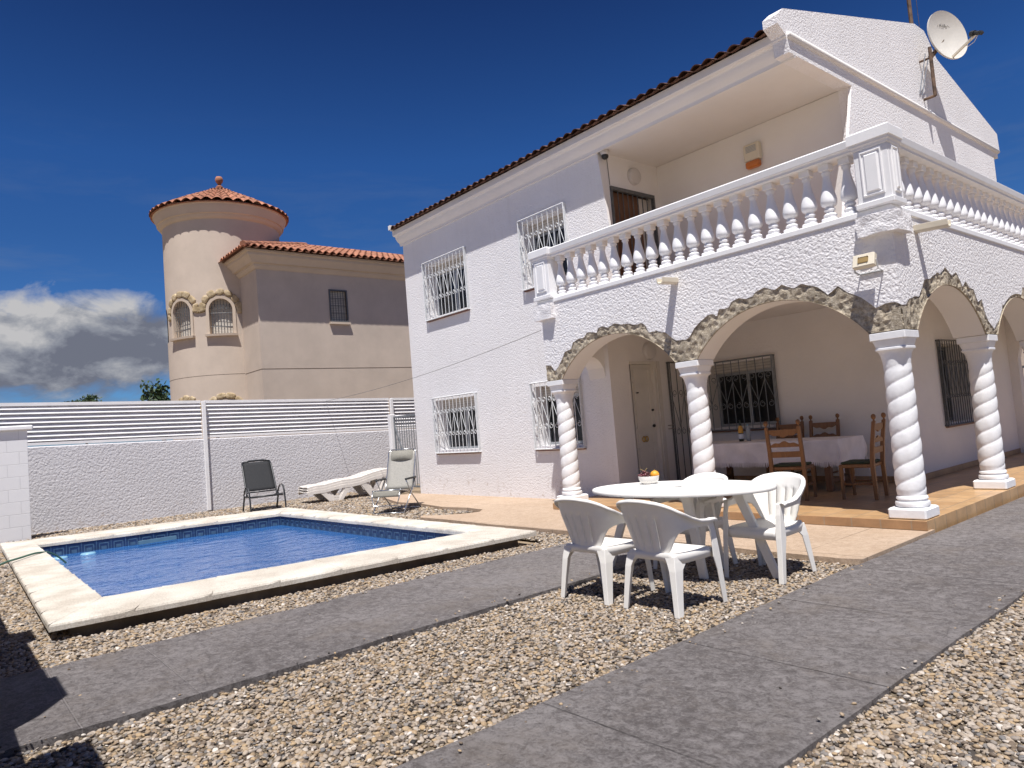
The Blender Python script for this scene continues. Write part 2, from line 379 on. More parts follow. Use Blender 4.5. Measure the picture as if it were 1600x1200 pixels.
# ------------------------------------------------------------------ camera, sky, sun
def setup():
    yaw, pitch, roll = R(39.9), R(3.35), R(-4.65)
    f = Vector((-math.cos(yaw)*math.cos(pitch), math.sin(yaw)*math.cos(pitch), math.sin(pitch)))
    r0 = Vector((math.sin(yaw), math.cos(yaw), 0)); u0 = r0.cross(f)
    rt = r0*math.cos(roll) + u0*math.sin(roll); up = u0*math.cos(roll) - r0*math.sin(roll)
    cam = bpy.data.cameras.new('camera'); o = bpy.data.objects.new('camera', cam); COL.objects.link(o)
    m = Matrix((rt, up, -f)).transposed().to_4x4(); m.translation = (0, 0, 1.45); o.matrix_world = m
    cam.sensor_width = 36; cam.lens = 1100/1600*36; cam.clip_end = 3000; cam.clip_start = .05
    SC.camera = o
    sd = Vector((.28, -.28, 1)).normalized()
    el = math.asin(sd.z)
    sun = bpy.data.lights.new('sun', 'SUN'); sun.energy = SUN; sun.angle = R(.53); sun.color = (1, .962, .915)
    so = bpy.data.objects.new('sun', sun); COL.objects.link(so)
    so.rotation_euler = sd.to_track_quat('Z', 'Y').to_euler(); so.location = (5, -5, 20)
    w = bpy.data.worlds.new('World'); SC.world = w; w.use_nodes = True; nt = w.node_tree
    bg = nt.nodes['Background']; bg.inputs['Strength'].default_value = SKY
    sky = N(nt, 'ShaderNodeTexSky', sky_type='NISHITA'); sky.sun_disc = False
    sky.sun_elevation = el; sky.sun_rotation = R(135); sky.altitude = 600; sky.air_density = 1.0; sky.dust_density = .35; sky.ozone_density = 3.0
    d = N(nt, 'ShaderNodeTexCoord').outputs['Generated']
    sep = N(nt, 'ShaderNodeSeparateXYZ'); L(nt, d, sep.inputs[0]); z = sep.outputs['Z']
    # clear deep-blue sky: denser towards the zenith
    g = N(nt, 'ShaderNodeGamma'); L(nt, sky.outputs[0], g.inputs['Color']); g.inputs['Gamma'].default_value = SKYGAM
    blue = mixc(nt, 1.0, g.outputs[0], SKYTINT, 'MULTIPLY')
    blue = mixc(nt, 1.0, blue, ramp(nt, z, [(.05, (.86,.98,.92)), (.27, (.58,.80,.83)), (.36, (.54,.80,.87)), (.55, (.31,.41,.51)), (.75, (.62,.62,.62))]), 'MULTIPLY')
    # cumulus bank low on the horizon
    mp = N(nt, 'ShaderNodeMapping'); mp.inputs['Scale'].default_value = (1, 1, 1.9); mp.inputs['Location'].default_value = (3.35, .4, 0); L(nt, d, mp.inputs['Vector'])
    n1 = noise_t(nt, mp.outputs[0], 8.5, 10, .58, .35)
    n2 = noise_t(nt, mp.outputs[0], 3.0, 4, .5)
    mp2 = N(nt, 'ShaderNodeMapping'); mp2.inputs['Scale'].default_value = (1, 1, 1.9); mp2.inputs['Location'].default_value = (3.35, .37, .055); L(nt, d, mp2.inputs['Vector'])
    n3 = noise_t(nt, mp2.outputs[0], 8.5, 10, .58, .35)
    cov = math_n(nt, 'ADD', math_n(nt, 'MULTIPLY', n1, .75), math_n(nt, 'MULTIPLY', n2, .55))
    hm = N(nt, 'ShaderNodeMapRange'); hm.inputs['From Min'].default_value = .13; hm.inputs['From Max'].default_value = .28; hm.inputs['To Min'].default_value = .15; hm.inputs['To Max'].default_value = -.42
    L(nt, z, hm.inputs['Value'])
    hz = N(nt, 'ShaderNodeMapRange'); hz.inputs['From Min'].default_value = .075; hz.inputs['From Max'].default_value = .115; hz.inputs['To Min'].default_value = -.20; hz.inputs['To Max'].default_value = 0
    L(nt, z, hz.inputs['Value'])
    az = N(nt, 'ShaderNodeMapRange'); az.inputs['From Min'].default_value = .22; az.inputs['From Max'].default_value = .42; az.inputs['To Min'].default_value = 0; az.inputs['To Max'].default_value = -.5
    L(nt, sep.outputs['Y'], az.inputs['Value'])
    dens = math_n(nt, 'ADD', math_n(nt, 'ADD', math_n(nt, 'ADD', cov, hm.outputs[0]), hz.outputs[0]), az.outputs[0])
    mask = ramp(nt, dens, [(.49, (0,0,0)), (.64, (1,1,1))])
    wisp_m = N(nt, 'ShaderNodeMapping'); wisp_m.inputs['Scale'].default_value = (1.5, 1.5, 9); wisp_m.inputs['Rotation'].default_value = (0, R(8), R(20)); L(nt, d, wisp_m.inputs['Vector'])
    wz = ramp(nt, z, [(.10, (0,0,0)), (.2, (1,1,1)), (.30, (.6,.6,.6)), (.42, (0,0,0))])
    wisp = math_n(nt, 'MULTIPLY', math_n(nt, 'MULTIPLY', ramp(nt, noise_t(nt, wisp_m.outputs[0], 2.2, 8, .65, .4), [(.50, (0,0,0)), (.78, (1,1,1))]), wz), .28)
    light = math_n(nt, 'ADD', math_n(nt, 'MULTIPLY', math_n(nt, 'SUBTRACT', n1, n3), 3.0), .50)
    zb = N(nt, 'ShaderNodeMapRange'); zb.inputs['From Min'].default_value = .10; zb.inputs['From Max'].default_value = .24; zb.inputs['To Min'].default_value = -.16; zb.inputs['To Max'].default_value = .14
    L(nt, z, zb.inputs['Value'])
    light = math_n(nt, 'ADD', light, zb.outputs[0])
    cc = ramp(nt, light, [(.15, (.22,.24,.31)), (.42, (.36,.385,.455)), (.64, (.52,.535,.58)), (.88, (.74,.735,.75))])
    k = CLOUD/SKY
    cl = mixc(nt, 1.0, cc, (k, k, k), 'MULTIPLY')
    nt.nodes[-1].clamp_result = False
    c = mixc(nt, wisp, blue, (k*.30, k*.36, k*.46))
    c = mixc(nt, mask, c, cl)
    L(nt, c, bg.inputs['Color'])
    vs = SC.view_settings; vs.view_transform = 'Standard'; vs.look = 'None'; vs.gamma = 1; vs.exposure = EXPO
    SC.cycles.max_bounces = 7; SC.cycles.diffuse_bounces = 4; SC.cycles.transparent_max_bounces = 12
    SC.cycles.use_denoising = True
SUN, SKY, EXPO, CLOUD, SKYGAM, SKYTINT = 5.0, .072, .44, .53, 1.0, (.35, .55, .95)
setup()

# ------------------------------------------------------------------ pool quads (measured), paths, ground
PO = [(-7.03,.73), (-6.66,5.77), (-14.45,5.74), (-15.3,.93)]      # coping outline
PI_ = [(-7.89,1.27), (-7.48,5.36), (-13.5,5.2), (-14.2,1.36)]     # water outline
b = MB()
S = 400
ox = [(-S,-S),(S,-S),(S,S),(-S,S)]
hole = [(-7.3,1.0),(-7.1,5.5),(-14.2,5.5),(-14.9,1.1)]
# ground sheet with the pool basin left open
vs = [(x,y,-.06) for x,y in ox] + [(x,y,-.06) for x,y in hole]
b.add(vs, [(0,1,4,7),(1,2,5,4),(2,3,6,5),(3,0,7,6)])
tag(b.build('ground', M['earth']), kind='structure')
def slab(name, poly, z0, z1, mat):
    b = MB(); b.prism(poly, lambda x, y: (x, y, z0), lambda x, y: (x, y, z1))
    return tag(b.build(name, mat), kind='structure')
def wob(a, c, n, amp, seed):
    """slightly uneven line from a to c"""
    out = []
    for i in range(n+1):
        t = i/n; x = a[0]+(c[0]-a[0])*t; y = a[1]+(c[1]-a[1])*t
        d = noise.noise(Vector((x*1.7+seed, y*1.7, seed)))*amp
        L_ = math.hypot(c[0]-a[0], c[1]-a[1]); out.append((x-(c[1]-a[1])/L_*d, y+(c[0]-a[0])/L_*d))
    return out
slab('path', wob((-4.50,-4),(-4.72,6.34),30,.03,1) + wob((-6.2,6.34),(-6.1,-4),30,.03,2), -.06, .0, M['path2'])
slab('path', wob((-1.63,-4),(-1.63,22),60,.015,3) + [(-2.86,22),(-2.92,6.2)] + wob((-2.95,6.1),(-2.72,-4),30,.025,4), -.06, .002, M['path'])
terr = [(-2.93,6.30),(-2.93,7.95),(-8.7,7.95),(-8.7,8.9),(-14.6,8.9),(-14.7,8.1),(-13.2,7.62),(-12.2,7.6),(-11.2,7.42),(-10.5,7.5),(-9.95,7.42),(-9.75,7.2),(-9.9,6.9),(-10.2,6.66),(-10.5,6.5),(-10.3,6.36),(-9.5,6.38),(-8.3,6.33)]
terr += wob((-7.4,6.36),(-3.1,6.24),24,.03,5)
slab('terrace', terr, -.06, .03, M['terr'])
b = MB(); b.box(-8.56,-2.96,7.84,11.2,-.05,.128); b.box(-4.3,-2.96,11.2,17.3,-.05,.128)
pf = tag(b.build('porch_floor', M['ptile']), kind='structure')
b = MB(); b.box(-8.57,-2.95,7.822,7.838,.033,.131)
tag(b.build('porch_step', M['riser'], bevel=.004), kind='structure')

# gravel: a bed with loose pebbles scattered over it (uncountable)
def pebble_mesh(k):
    bm = bmesh.new(); bmesh.ops.create_icosphere(bm, subdivisions=2, radius=1)
    rs = random.Random(k); sx, sy, sz = rs.uniform(.9,1.3), rs.uniform(.65,.95), rs.uniform(.40,.66)
    for v in bm.verts:
        n = noise.noise(v.co*1.1+Vector((k*7.3,0,0)))*.22 + noise.noise(v.co*2.3+Vector((k*3.1,5,0)))*.08
        v.co *= 1+n; v.co.x *= sx; v.co.y *= sy; v.co.z *= sz
    me = bpy.data.meshes.new('pebble'); bm.to_mesh(me); bm.free()
    for p in me.polygons: p.use_smooth = True
    me.materials.append(M['pebble']); return me
PEB = bpy.data.collections.new('pebble shapes')
for k in range(9):
    PEB.objects.link(bpy.data.objects.new('pebble_shape', pebble_mesh(k)))
def gravel_nodes(density, size, seed, bed=True):
    ng = bpy.data.node_groups.new('scatter pebbles', 'GeometryNodeTree')
    ng.interface.new_socket('Geometry', in_out='INPUT', socket_type='NodeSocketGeometry')
    nz = ng.nodes.new('ShaderNodeTexNoise'); nz.inputs['Scale'].default_value = 1.6; nz.inputs['Detail'].default_value = 4
    mr = ng.nodes.new('ShaderNodeMapRange'); mr.inputs['From Min'].default_value = .30; mr.inputs['From Max'].default_value = .62; mr.inputs['To Min'].default_value = density*.35; mr.inputs['To Max'].default_value = density*1.15
    ng.links.new(nz.outputs['Fac'], mr.inputs['Value'])
    ng.interface.new_socket('Geometry', in_out='OUTPUT', socket_type='NodeSocketGeometry')
    gi = ng.nodes.new('NodeGroupInput'); go = ng.nodes.new('NodeGroupOutput')
    dp = ng.nodes.new('GeometryNodeDistributePointsOnFaces'); dp.inputs['Density'].default_value = density; dp.inputs['Seed'].default_value = seed
    ci = ng.nodes.new('GeometryNodeCollectionInfo'); ci.inputs['Collection'].default_value = PEB; ci.inputs['Separate Children'].default_value = True; ci.inputs['Reset Children'].default_value = True
    ip = ng.nodes.new('GeometryNodeInstanceOnPoints'); ip.inputs['Pick Instance'].default_value = True
    rr = ng.nodes.new('FunctionNodeRandomValue'); rr.data_type = 'FLOAT_VECTOR'; rr.inputs[0].default_value = (-.45,-.45,0); rr.inputs[1].default_value = (.45,.45,6.28)
    rs = ng.nodes.new('FunctionNodeRandomValue'); rs.data_type = 'FLOAT'; rs.inputs[2].default_value = size*.38; rs.inputs[3].default_value = size*1.45
    rs.inputs['Seed'].default_value = 5
    rp = ng.nodes.new('FunctionNodeRandomValue'); rp.data_type = 'FLOAT_VECTOR'; rp.inputs[0].default_value = (0,0,-.008); rp.inputs[1].default_value = (0,0,.012); rp.inputs['Seed'].default_value = 9
    sp = ng.nodes.new('GeometryNodeSetPosition'); jg = ng.nodes.new('GeometryNodeJoinGeometry')
    l = ng.links.new
    l(mr.outputs['Result'], dp.inputs['Density'])
    l(gi.outputs[0], dp.inputs['Mesh']); l(dp.outputs['Points'], sp.inputs['Geometry']); l(rp.outputs[0], sp.inputs['Offset'])
    l(sp.outputs[0], ip.inputs['Points']); l(ci.outputs[0], ip.inputs['Instance'])
    l(rr.outputs[0], ip.inputs['Rotation']); l(rs.outputs[1], ip.inputs['Scale'])
    l(ip.outputs[0], jg.inputs[0])
    if bed: l(gi.outputs[0], jg.inputs[0])
    l(jg.outputs[0], go.inputs[0])
    return ng
def gravel(polys, density, size, seed, label, z=-.03, bed=True):
    b = MB()
    for p in polys: b.add([(x, y, z) for x, y in p], [tuple(range(len(p)))])
    o = b.build('gravel', M['gbase'])
    m = o.modifiers.new('pebbles', 'NODES'); m.node_group = gravel_nodes(density, size, seed, bed)
    tag(o, label, 'gravel', kind='stuff')
gravel([[(-4.53,-.8),(-2.72,-.8),(-2.78,1.5),(-4.56,1.5)], [(-4.56,1.5),(-2.78,1.5),(-2.94,6.26),(-4.72,6.3)],
        [(-1.64,-.8),(1.0,-.8),(1.4,5.5),(-1.64,5.5)]], 5400, .0126, 1, 'tan and grey pebble gravel beside the grey paths')
gravel([[(-1.64,5.5),(1.4,5.5),(3.4,12),(-1.64,12)],
        [(-6.16,-.9),(-6.2,5.9),(-6.66,5.9),(-7.03,.5)], [(-6.16,-.9),(-7.03,.5),(-6.98,.95),(-10,.98),(-10,-.9)], [(-6.2,5.9),(-6.2,6.34),(-8.4,6.34),(-8.3,5.9)],
        ], 3500, .0142, 2, 'tan pebble gravel around the near side of the pool')
gravel([[(-10,-.9),(-10,.98),(-15.0,1.1),(-18,.85),(-18,-.9)], [(-15.35,.85),(-14.45,5.75),(-14.45,8.9),(-18,8.9),(-18,.85)],
        [(-8.4,5.76),(-8.4,6.36),(-10.4,6.34),(-10.3,7.5),(-12.3,7.7),(-14.46,8.2),(-14.46,5.76)]], 1100, .022, 3, 'pale gravel strip between pool and white wall')

gravel([[(-2.74,-.5),(-2.62,-.5),(-2.84,6.2),(-2.94,6.2)], [(-1.72,-.5),(-1.63,-.5),(-1.63,9),(-1.72,9)], [(-4.66,-.5),(-4.52,-.5),(-4.72,6.2),(-4.82,6.2)], [(-6.16,-.5),(-6.05,-.5),(-6.1,6.2),(-6.2,6.2)]],
       110, .009, 7, 'stray pebbles and grit spilt along the edges of the grey paths', .004, False)
gravel([[(-2.7,-.5),(-1.7,-.5),(-1.7,6),(-2.8,6)], [(-6.1,-.5),(-4.6,-.5),(-4.8,6),(-6.1,6)]], 3.5, .007, 8, 'a few tiny loose stones lying on the grey paths', .004, False)

# ------------------------------------------------------------------ swimming pool
pool = thing('swimming_pool', 'rectangular blue swimming pool with pale stone coping', 'swimming pool', (-10.8, 3.3, 0))
b = MB()
lip = .13; th = .062
def lerp2(a, c, t): return (a[0]+(c[0]-a[0])*t, a[1]+(c[1]-a[1])*t)
for e in range(4):                                  # coping slabs laid end to end along each side
    a0, a1 = PO[e], PO[(e+1) % 4]; i0, i1 = PI_[e], PI_[(e+1) % 4]
    n = max(4, int(math.dist(a0, a1)/.62))
    for k in range(n):
        t0, t1 = k/n, (k+1)/n; g = .0003/math.dist(a0, a1)
        q = [lerp2(a0, a1, t0+g), lerp2(a0, a1, t1-g), lerp2(i0, i1, t1-g), lerp2(i0, i1, t0+g)]
        dz = random.uniform(-.002, .002); ctr = Vector((sum(p[0] for p in q)/4, sum(p[1] for p in q)/4, 0))
        rings = []
        for sh, z in ((.0, lip-th), (.0, lip-.022), (.012, lip-.006), (.03, lip)):
            ring = []
            m = 7
            for s in range(4):
                p, r_ = q[s], q[(s+1) % 4]
                for j in range(m):
                    x, y = lerp2(p, r_, j/m)
                    v = Vector((x, y, 0)); d = (ctr-v).normalized()*sh if s in (0, 2) else Vector((0,0,0))
                    nn = noise.noise(v*9)*.006 if s in (0, 2) else 0
                    ring.append((x+d.x+(ctr-v).normalized().x*nn, y+d.y+(ctr-v).normalized().y*nn, z+dz))
            rings.append(ring)
        b.loft(rings)
b.build('coping', M['coping'], pool)
b = MB()                                            # rendered kerb wall; dark earth colour paints in the shade under the coping
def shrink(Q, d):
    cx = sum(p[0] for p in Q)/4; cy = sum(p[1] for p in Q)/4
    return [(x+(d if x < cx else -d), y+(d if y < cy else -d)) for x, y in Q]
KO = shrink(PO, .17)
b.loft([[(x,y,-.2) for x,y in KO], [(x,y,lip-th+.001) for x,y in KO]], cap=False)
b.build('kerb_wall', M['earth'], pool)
b = MB()
WI = shrink(PI_, -.02)
b.loft([[(x,y,lip-th) for x,y in WI], [(x,y,-1.5) for x,y in WI]], cap=False); b.quad(*[(x,y,-1.5) for x,y in WI])
b.build('basin', M['pool'], pool)
b = MB(); b2 = MB()
for e in range(4):                                  # printed tile band just above the water
    p, q = WI[e], WI[(e+1) % 4]; ln = math.dist(p, q); n = int(ln/.21)
    d = Vector((q[0]-p[0], q[1]-p[1], 0)).normalized(); nrm = Vector((-d.y, d.x, 0))
    for k in range(n):
        a = Vector((p[0], p[1], 0))+d*(ln*k/n); w = ln/n
        P_ = lambda u, z, off=0: tuple(a+d*u+nrm*(.004+off)+Vector((0,0,z)))
        b.quad(P_(0,-.2), P_(w,-.2), P_(w,.066), P_(0,.066))
        for (u0,u1,z0,z1) in ((0,.010,-.14,.062),(.04,w-.03,-.005,.012),(.04,.055,-.12,.012),(w-.045,w-.03,-.12,.012),(.075,w-.065,-.10,-.045)):
            b2.quad(P_(u0,z0,.003), P_(u1,z0,.003), P_(u1,z1,.003), P_(u0,z1,.003))
band = b.build('tile_band', M['band_dark'], pool); b2.build('tile_pattern', M['band_light'], band)
b = MB()
b.box(-13.62,-13.56,2.75,3.35,-.07,-.01)
b.build('skimmer_mouth', M['skimmer'], pool)
for yy in (1.62, 2.02):
    b = MB(); b.lathe([(0,-.135),(.11,-.13),(.12,-.11),(.10,-.09),(0,-.085)], (-13.75, yy, 0), 16)
    b.build('wall_inlet', M['pale_blue'], pool, smooth=True)
b = MB(); b.grid(40, 28, lambda i, j: (lambda p, q: (p[0]+(q[0]-p[0])*j/28, p[1]+(q[1]-p[1])*j/28, -.105))(lerp2(WI[0], WI[3], i/40), lerp2(WI[1], WI[2], i/40)))
tag(b.build('water', M['water'], smooth=True), kind='structure')
b = MB(); pts = []
for p in [(-10.2,-.35,.0),(-10.6,.0,.02),(-11.2,.45,.1),(-11.7,.72,.165),(-12.2,.98,.16),(-12.6,1.22,.15),(-12.85,1.42,.08),(-12.95,1.6,-.1),(-13.0,1.7,-.3)]: pts.append(Vector(p))
sm = []
for i in range(len(pts)-1):
    for k in range(5):
        t = k/5; p0 = pts[max(0,i-1)]; p1 = pts[i]; p2 = pts[i+1]; p3 = pts[min(len(pts)-1,i+2)]
        sm.append(.5*((2*p1)+(p2-p0)*t+(2*p0-5*p1+4*p2-p3)*t*t+(3*p1-p0-3*p2+p3)*t**3))
b.tube(sm, .014, 8)
tag(b.build('garden_hose', M['hose'], smooth=True), 'green garden hose draped over the pool coping into the water', 'hose')
# ------------------------------------------------------------------ the white house
YF, XC, YL, XG, XS = 7.89, -2.98, 8.90, -4.30, -8.05      # arcade front, arcade side, facade, gable wall, porch end wall
house = thing('white_house', 'two storey white stucco house with arched porch, balcony and tiled roof', 'house', (-9, 9, 0))

def wall_cells(b, P, u0, u1, z0, z1, holes, reveal, back=None):
    us = sorted({u0, u1, *[h[0] for h in holes], *[h[1] for h in holes]})
    zs = sorted({z0, z1, *[h[2] for h in holes], *[h[3] for h in holes]})
    for i in range(len(us)-1):
        for j in range(len(zs)-1):
            uc, zc = (us[i]+us[i+1])/2, (zs[j]+zs[j+1])/2
            if any(h[0] < uc < h[1] and h[2] < zc < h[3] for h in holes): continue
            b.quad(P(us[i],0,zs[j]), P(us[i+1],0,zs[j]), P(us[i+1],0,zs[j+1]), P(us[i],0,zs[j+1]))
    for a, c, e, f in holes:
        for (p, q) in (((a,e),(c,e)), ((c,e),(c,f)), ((c,f),(a,f)), ((a,f),(a,e))):
            b.quad(P(p[0],0,p[1]), P(q[0],0,q[1]), P(q[0],reveal,q[1]), P(p[0],reveal,p[1]))

def grille_mesh(P, u0, u1, z0, z1, off, nb, rows=(.74,.34), r=.008, ret=True, diag=True):
    """wrought iron grille standing `off` in front of the wall plane"""
    b = MB(); d = -off
    fr = .014
    for (p, q) in (((u0,z0),(u1,z0)), ((u0,z1),(u1,z1)), ((u0,z0),(u0,z1)), ((u1,z0),(u1,z1))):
        b.tube([P(p[0],d,p[1]), P(q[0],d,q[1])], fr, 4)
    us = [u0+(u1-u0)*k/nb for k in range(1, nb)]
    for u in us: b.tube([P(u,d,z0), P(u,d,z1)], r, 5)
    if ret and off > .05:
        for u in (u0, u1):
            for z in (z0, z1): b.tube([P(u,d,z), P(u,.02,z)], fr, 4)
            b.tube([P(u,-.015,z0), P(u,-.015,z1)], r, 5)
            b.tube([P(u,d*.55,z0), P(u,d*.55,z1)], r, 5)
    zt, zb = z0+(z1-z0)*rows[0], z0+(z1-z0)*rows[1]
    w = (u1-u0)/nb; cr = w*.36
    allu = [u0]+us+[u1]
    for k in range(nb):
        uc = (allu[k]+allu[k+1])/2; sg = 1 if k % 2 else -1
        for zz, up in ((zt, 1), (zb, -1)):
            pts = []
            for s in range(13):                    # a small spiral scroll
                a = sg*(s/12*2*PI*1.15)+(-PI/2 if up > 0 else PI/2); rr = cr*(1-.55*s/12)
                pts.append(P(uc+rr*math.cos(a), d+.004, zz+rr*math.sin(a)))
            b.tube(pts, .006, 4)
        if diag:
            a, c = (allu[k], allu[k+1]) if k % 2 else (allu[k+1], allu[k])
            b.tube([P(c,d+.008,zt-cr), P(a,d+.008,zb+cr)], .0068, 4)
    return b

def make_window(P, hole, grille, label=None, shut=.2, nb=12, off=.06, mat='metalw', lit=True, frame='alu'):
    u0, u1, z0, z1 = hole; d = .34
    b = MB(); f = .05
    def bx(a, c, e, g, d0, d1):
        b.loft([[P(a,d0,e),P(c,d0,e),P(c,d0,g),P(a,d0,g)], [P(a,d1,e),P(c,d1,e),P(c,d1,g),P(a,d1,g)]])
    zs = z1-shut
    bx(u0,u0+f,z0,zs,d-.05,d); bx(u1-f,u1,z0,zs,d-.05,d); bx(u0+f,u1-f,z0,z0+f,d-.05,d); bx(u0+f,u1-f,zs-f,zs,d-.05,d)
    um = (u0+u1)/2; bx(um-.03,um+.03,z0+f,zs-f,d-.055,d-.002)
    w = b.build('window', M[frame], house, bevel=.004)
    if label: w['label'] = label
    b = MB(); b.quad(P(u0+f,d-.02,z0+f), P(u1-f,d-.02,z0+f), P(u1-f,d-.02,zs-f), P(u0+f,d-.02,zs-f)); b.build('pane', M['glass'], w)
    b = MB(); b.loft([[P(u0,d-.12,zs),P(u1,d-.12,zs),P(u1,d-.12,z1),P(u0,d-.12,z1)], [P(u0,d+.02,zs),P(u1,d+.02,zs),P(u1,d+.02,z1),P(u0,d+.02,z1)]])
    b.build('shutter_box', M['shut'], w)
    b = MB(); b.loft([[P(grille[0]+.02,-.055,grille[2]-.035),P(grille[1]-.0,-.055,grille[2]-.035),P(grille[1]-.0,-.055,grille[2]-.012),P(grille[0]+.02,-.055,grille[2]-.012)], [P(grille[0]+.02,.01,grille[2]-.035),P(grille[1]-.0,.01,grille[2]-.035),P(grille[1]-.0,.01,grille[2]-.010),P(grille[0]+.02,.01,grille[2]-.010)]])
    b.build('sill', M['redsill'], w)
    b = MB(); b.quad(P(u0-.05,d+.05,z0-.05), P(u1+.05,d+.05,z0-.05), P(u1+.05,d+.05,z1+.05), P(u0-.05,d+.05,z1+.05)); b.build('dark_interior', M['black'], w)
    g0, g1, h0, h1 = grille
    grille_mesh(P, g0, g1, h0, h1, off, nb).build('grille', M[mat], w)
    return w

PF = lambda u, d, z: (u, YL+d, z)                    # facade
PG = lambda u, d, z: (XG-d, u, z)                    # gable / side wall
PB = lambda u, d, z: (u, 11.2+d, z)                  # porch back wall
PE = lambda u, d, z: (XS-d, u, z)                    # porch end wall, faces the side
W_F = [(-13.42,-11.86,4.03,5.24), (-9.98,-8.80,4.05,5.28), (-13.40,-11.88,1.02,2.14), (-10.02,-8.80,1.02,2.14)]
# front facade, left of the porch and balcony
b = MB(); wall_cells(b, PF, -14.3, -8.05, 0, 3.2, W_F[2:], .34); wall_cells(b, PF, -14.3, -7.9, 3.2, 6.02, W_F[:2], .34)
b.quad((-14.3,8.9,0), (-14.3,16.84,0), (-14.3,16.84,6.1), (-14.3,8.9,6.1))
b.quad((-14.3,16.84,0), (XG,16.84,0), (XG,16.84,6.1), (-14.3,16.84,6.1))
b.build('facade_wall', M['stucco'], house)
make_window(PF, W_F[0], (-13.45,-11.82,3.98,5.30), 'upper window with white scrolled grille near the house corner')
make_window(PF, W_F[1], (-10.02,-8.76,4.0,5.34), 'upper window with white grille partly behind the balcony end', nb=9)
make_window(PF, W_F[2], (-13.45,-11.82,.96,2.20), 'lower window with white scrolled grille near the house corner')
make_window(PF, W_F[3], (-10.05,-8.75,.96,2.21), 'lower window partly behind the first twisted column', nb=9)
# porch walls
b = MB()
DOOR = (9.43,10.08,.13,2.37)
wall_cells(b, PE, 8.9, 11.2, .05, 2.95, [DOOR], .08)
W_P = (-7.72,-6.40,1.10,2.25); W_P2 = (-8.0,-7.82,1.10,2.2)
wall_cells(b, PB, -8.05, XG, .05, 2.95, [W_P], .34)
W_S = (12.6,13.85,.92,2.22)
wall_cells(b, PG, 11.2, 16.84, .05, 3.4, [W_S], .34)
b.quad((-8.5,8.0,2.93), (-3.0,8.0,2.93), (-3.0,11.25,2.93), (-8.5,11.25,2.93)); b.quad((XG-.02,11.25,2.93), (-3.0,11.25,2.93), (-3.0,17.2,2.93), (XG-.02,17.2,2.93))
b.build('porch_wall', M['porch'], house)
b = MB(); b.box(-8.02,XG-.0,11.185,11.197,.131,.22); b.box(XG+.003,XG+.015,11.2,16.8,.131,.22); b.build('skirting', M['riser'], house)
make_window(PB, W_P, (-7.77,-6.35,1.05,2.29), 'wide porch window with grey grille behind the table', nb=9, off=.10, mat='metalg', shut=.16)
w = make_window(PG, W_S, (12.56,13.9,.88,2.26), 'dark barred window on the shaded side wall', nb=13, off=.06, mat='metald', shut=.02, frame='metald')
# ground floor door, on the porch end wall
b = MB(); P = PE
def pbox(b, P, a, c, e, g, d0, d1): b.loft([[P(a,d0,e),P(c,d0,e),P(c,d0,g),P(a,d0,g)], [P(a,d1,e),P(c,d1,e),P(c,d1,g),P(a,d1,g)]])
pbox(b, P, DOOR[0]+.03, DOOR[1]-.03, .135, 2.34, .055, .09)
for e, g in ((.30,.88), (.93,1.12), (1.20,1.98), (2.02,2.26)):     # raised mouldings of the panels
    a, c = DOOR[0]+.11, DOOR[1]-.11
    for (a0,a1,e0,g0) in ((a,c,e,e+.02),(a,c,g-.02,g),(a,a+.02,e+.02,g-.02),(c-.02,c,e+.02,g-.02)): pbox(b, P, a0, a1, e0, g0, .043, .056)
dr = b.build('front_door', M['doorw'], house); dr['label'] = 'cream panelled front door at the left end of the porch'
b = MB(); pbox(b, P, DOOR[0]-.02, DOOR[0]+.028, .135, 2.342, .0, .08); pbox(b, P, DOOR[1]-.028, DOOR[1]+.02, .135, 2.342, -.02, .08); pbox(b, P, DOOR[0]-.02, DOOR[1]+.02, 2.343, 2.39, -.02, .08)
pbox(b, P, DOOR[1]+.06, DOOR[1]+.14, .135, 2.39, -.02, .0)
b.build('door_frame', M['doorw'], dr)
for nm, u, z, r in (('door_knob',9.97,1.24,.03), ('door_lock',9.97,1.52,.022), ('peephole',9.60,1.84,.012)):
    b = MB(); b.loft([[P(u+rr*math.cos(k*PI/5), d, z+rr*math.sin(k*PI/5)) for k in range(10)] for rr, d in ((r*.6,.056),(r,.03),(r*.9,.01),(r*.4,.0))])
    b.build(nm, M['black'], dr)
b = MB()
for u in (9.67, 9.75): b.tube([P(u+.035*math.cos(k*PI/6), .035, 1.02+.045*math.sin(k*PI/6)) for k in range(12)], .010, 6, closed=True)
b.build('brass_knocker', M['brass'], dr)
# open security gate folded back against the end wall
gate = grille_mesh(PE, 10.44, 11.15, .18, 2.36, .07, 4, rows=(.74,.42), r=.009).build('security_gate', M['metald'], house)
b = MB(); b.tube([PE(10.30,-.02,1.22), PE(10.37,-.05,1.22), PE(10.44,-.07,1.22)], .008, 6); b.tube([PE(10.30,-.02,1.16), PE(10.37,-.05,1.16), PE(10.44,-.07,1.16)], .008, 6); b.build('gate_latch', M['chrome'], gate)

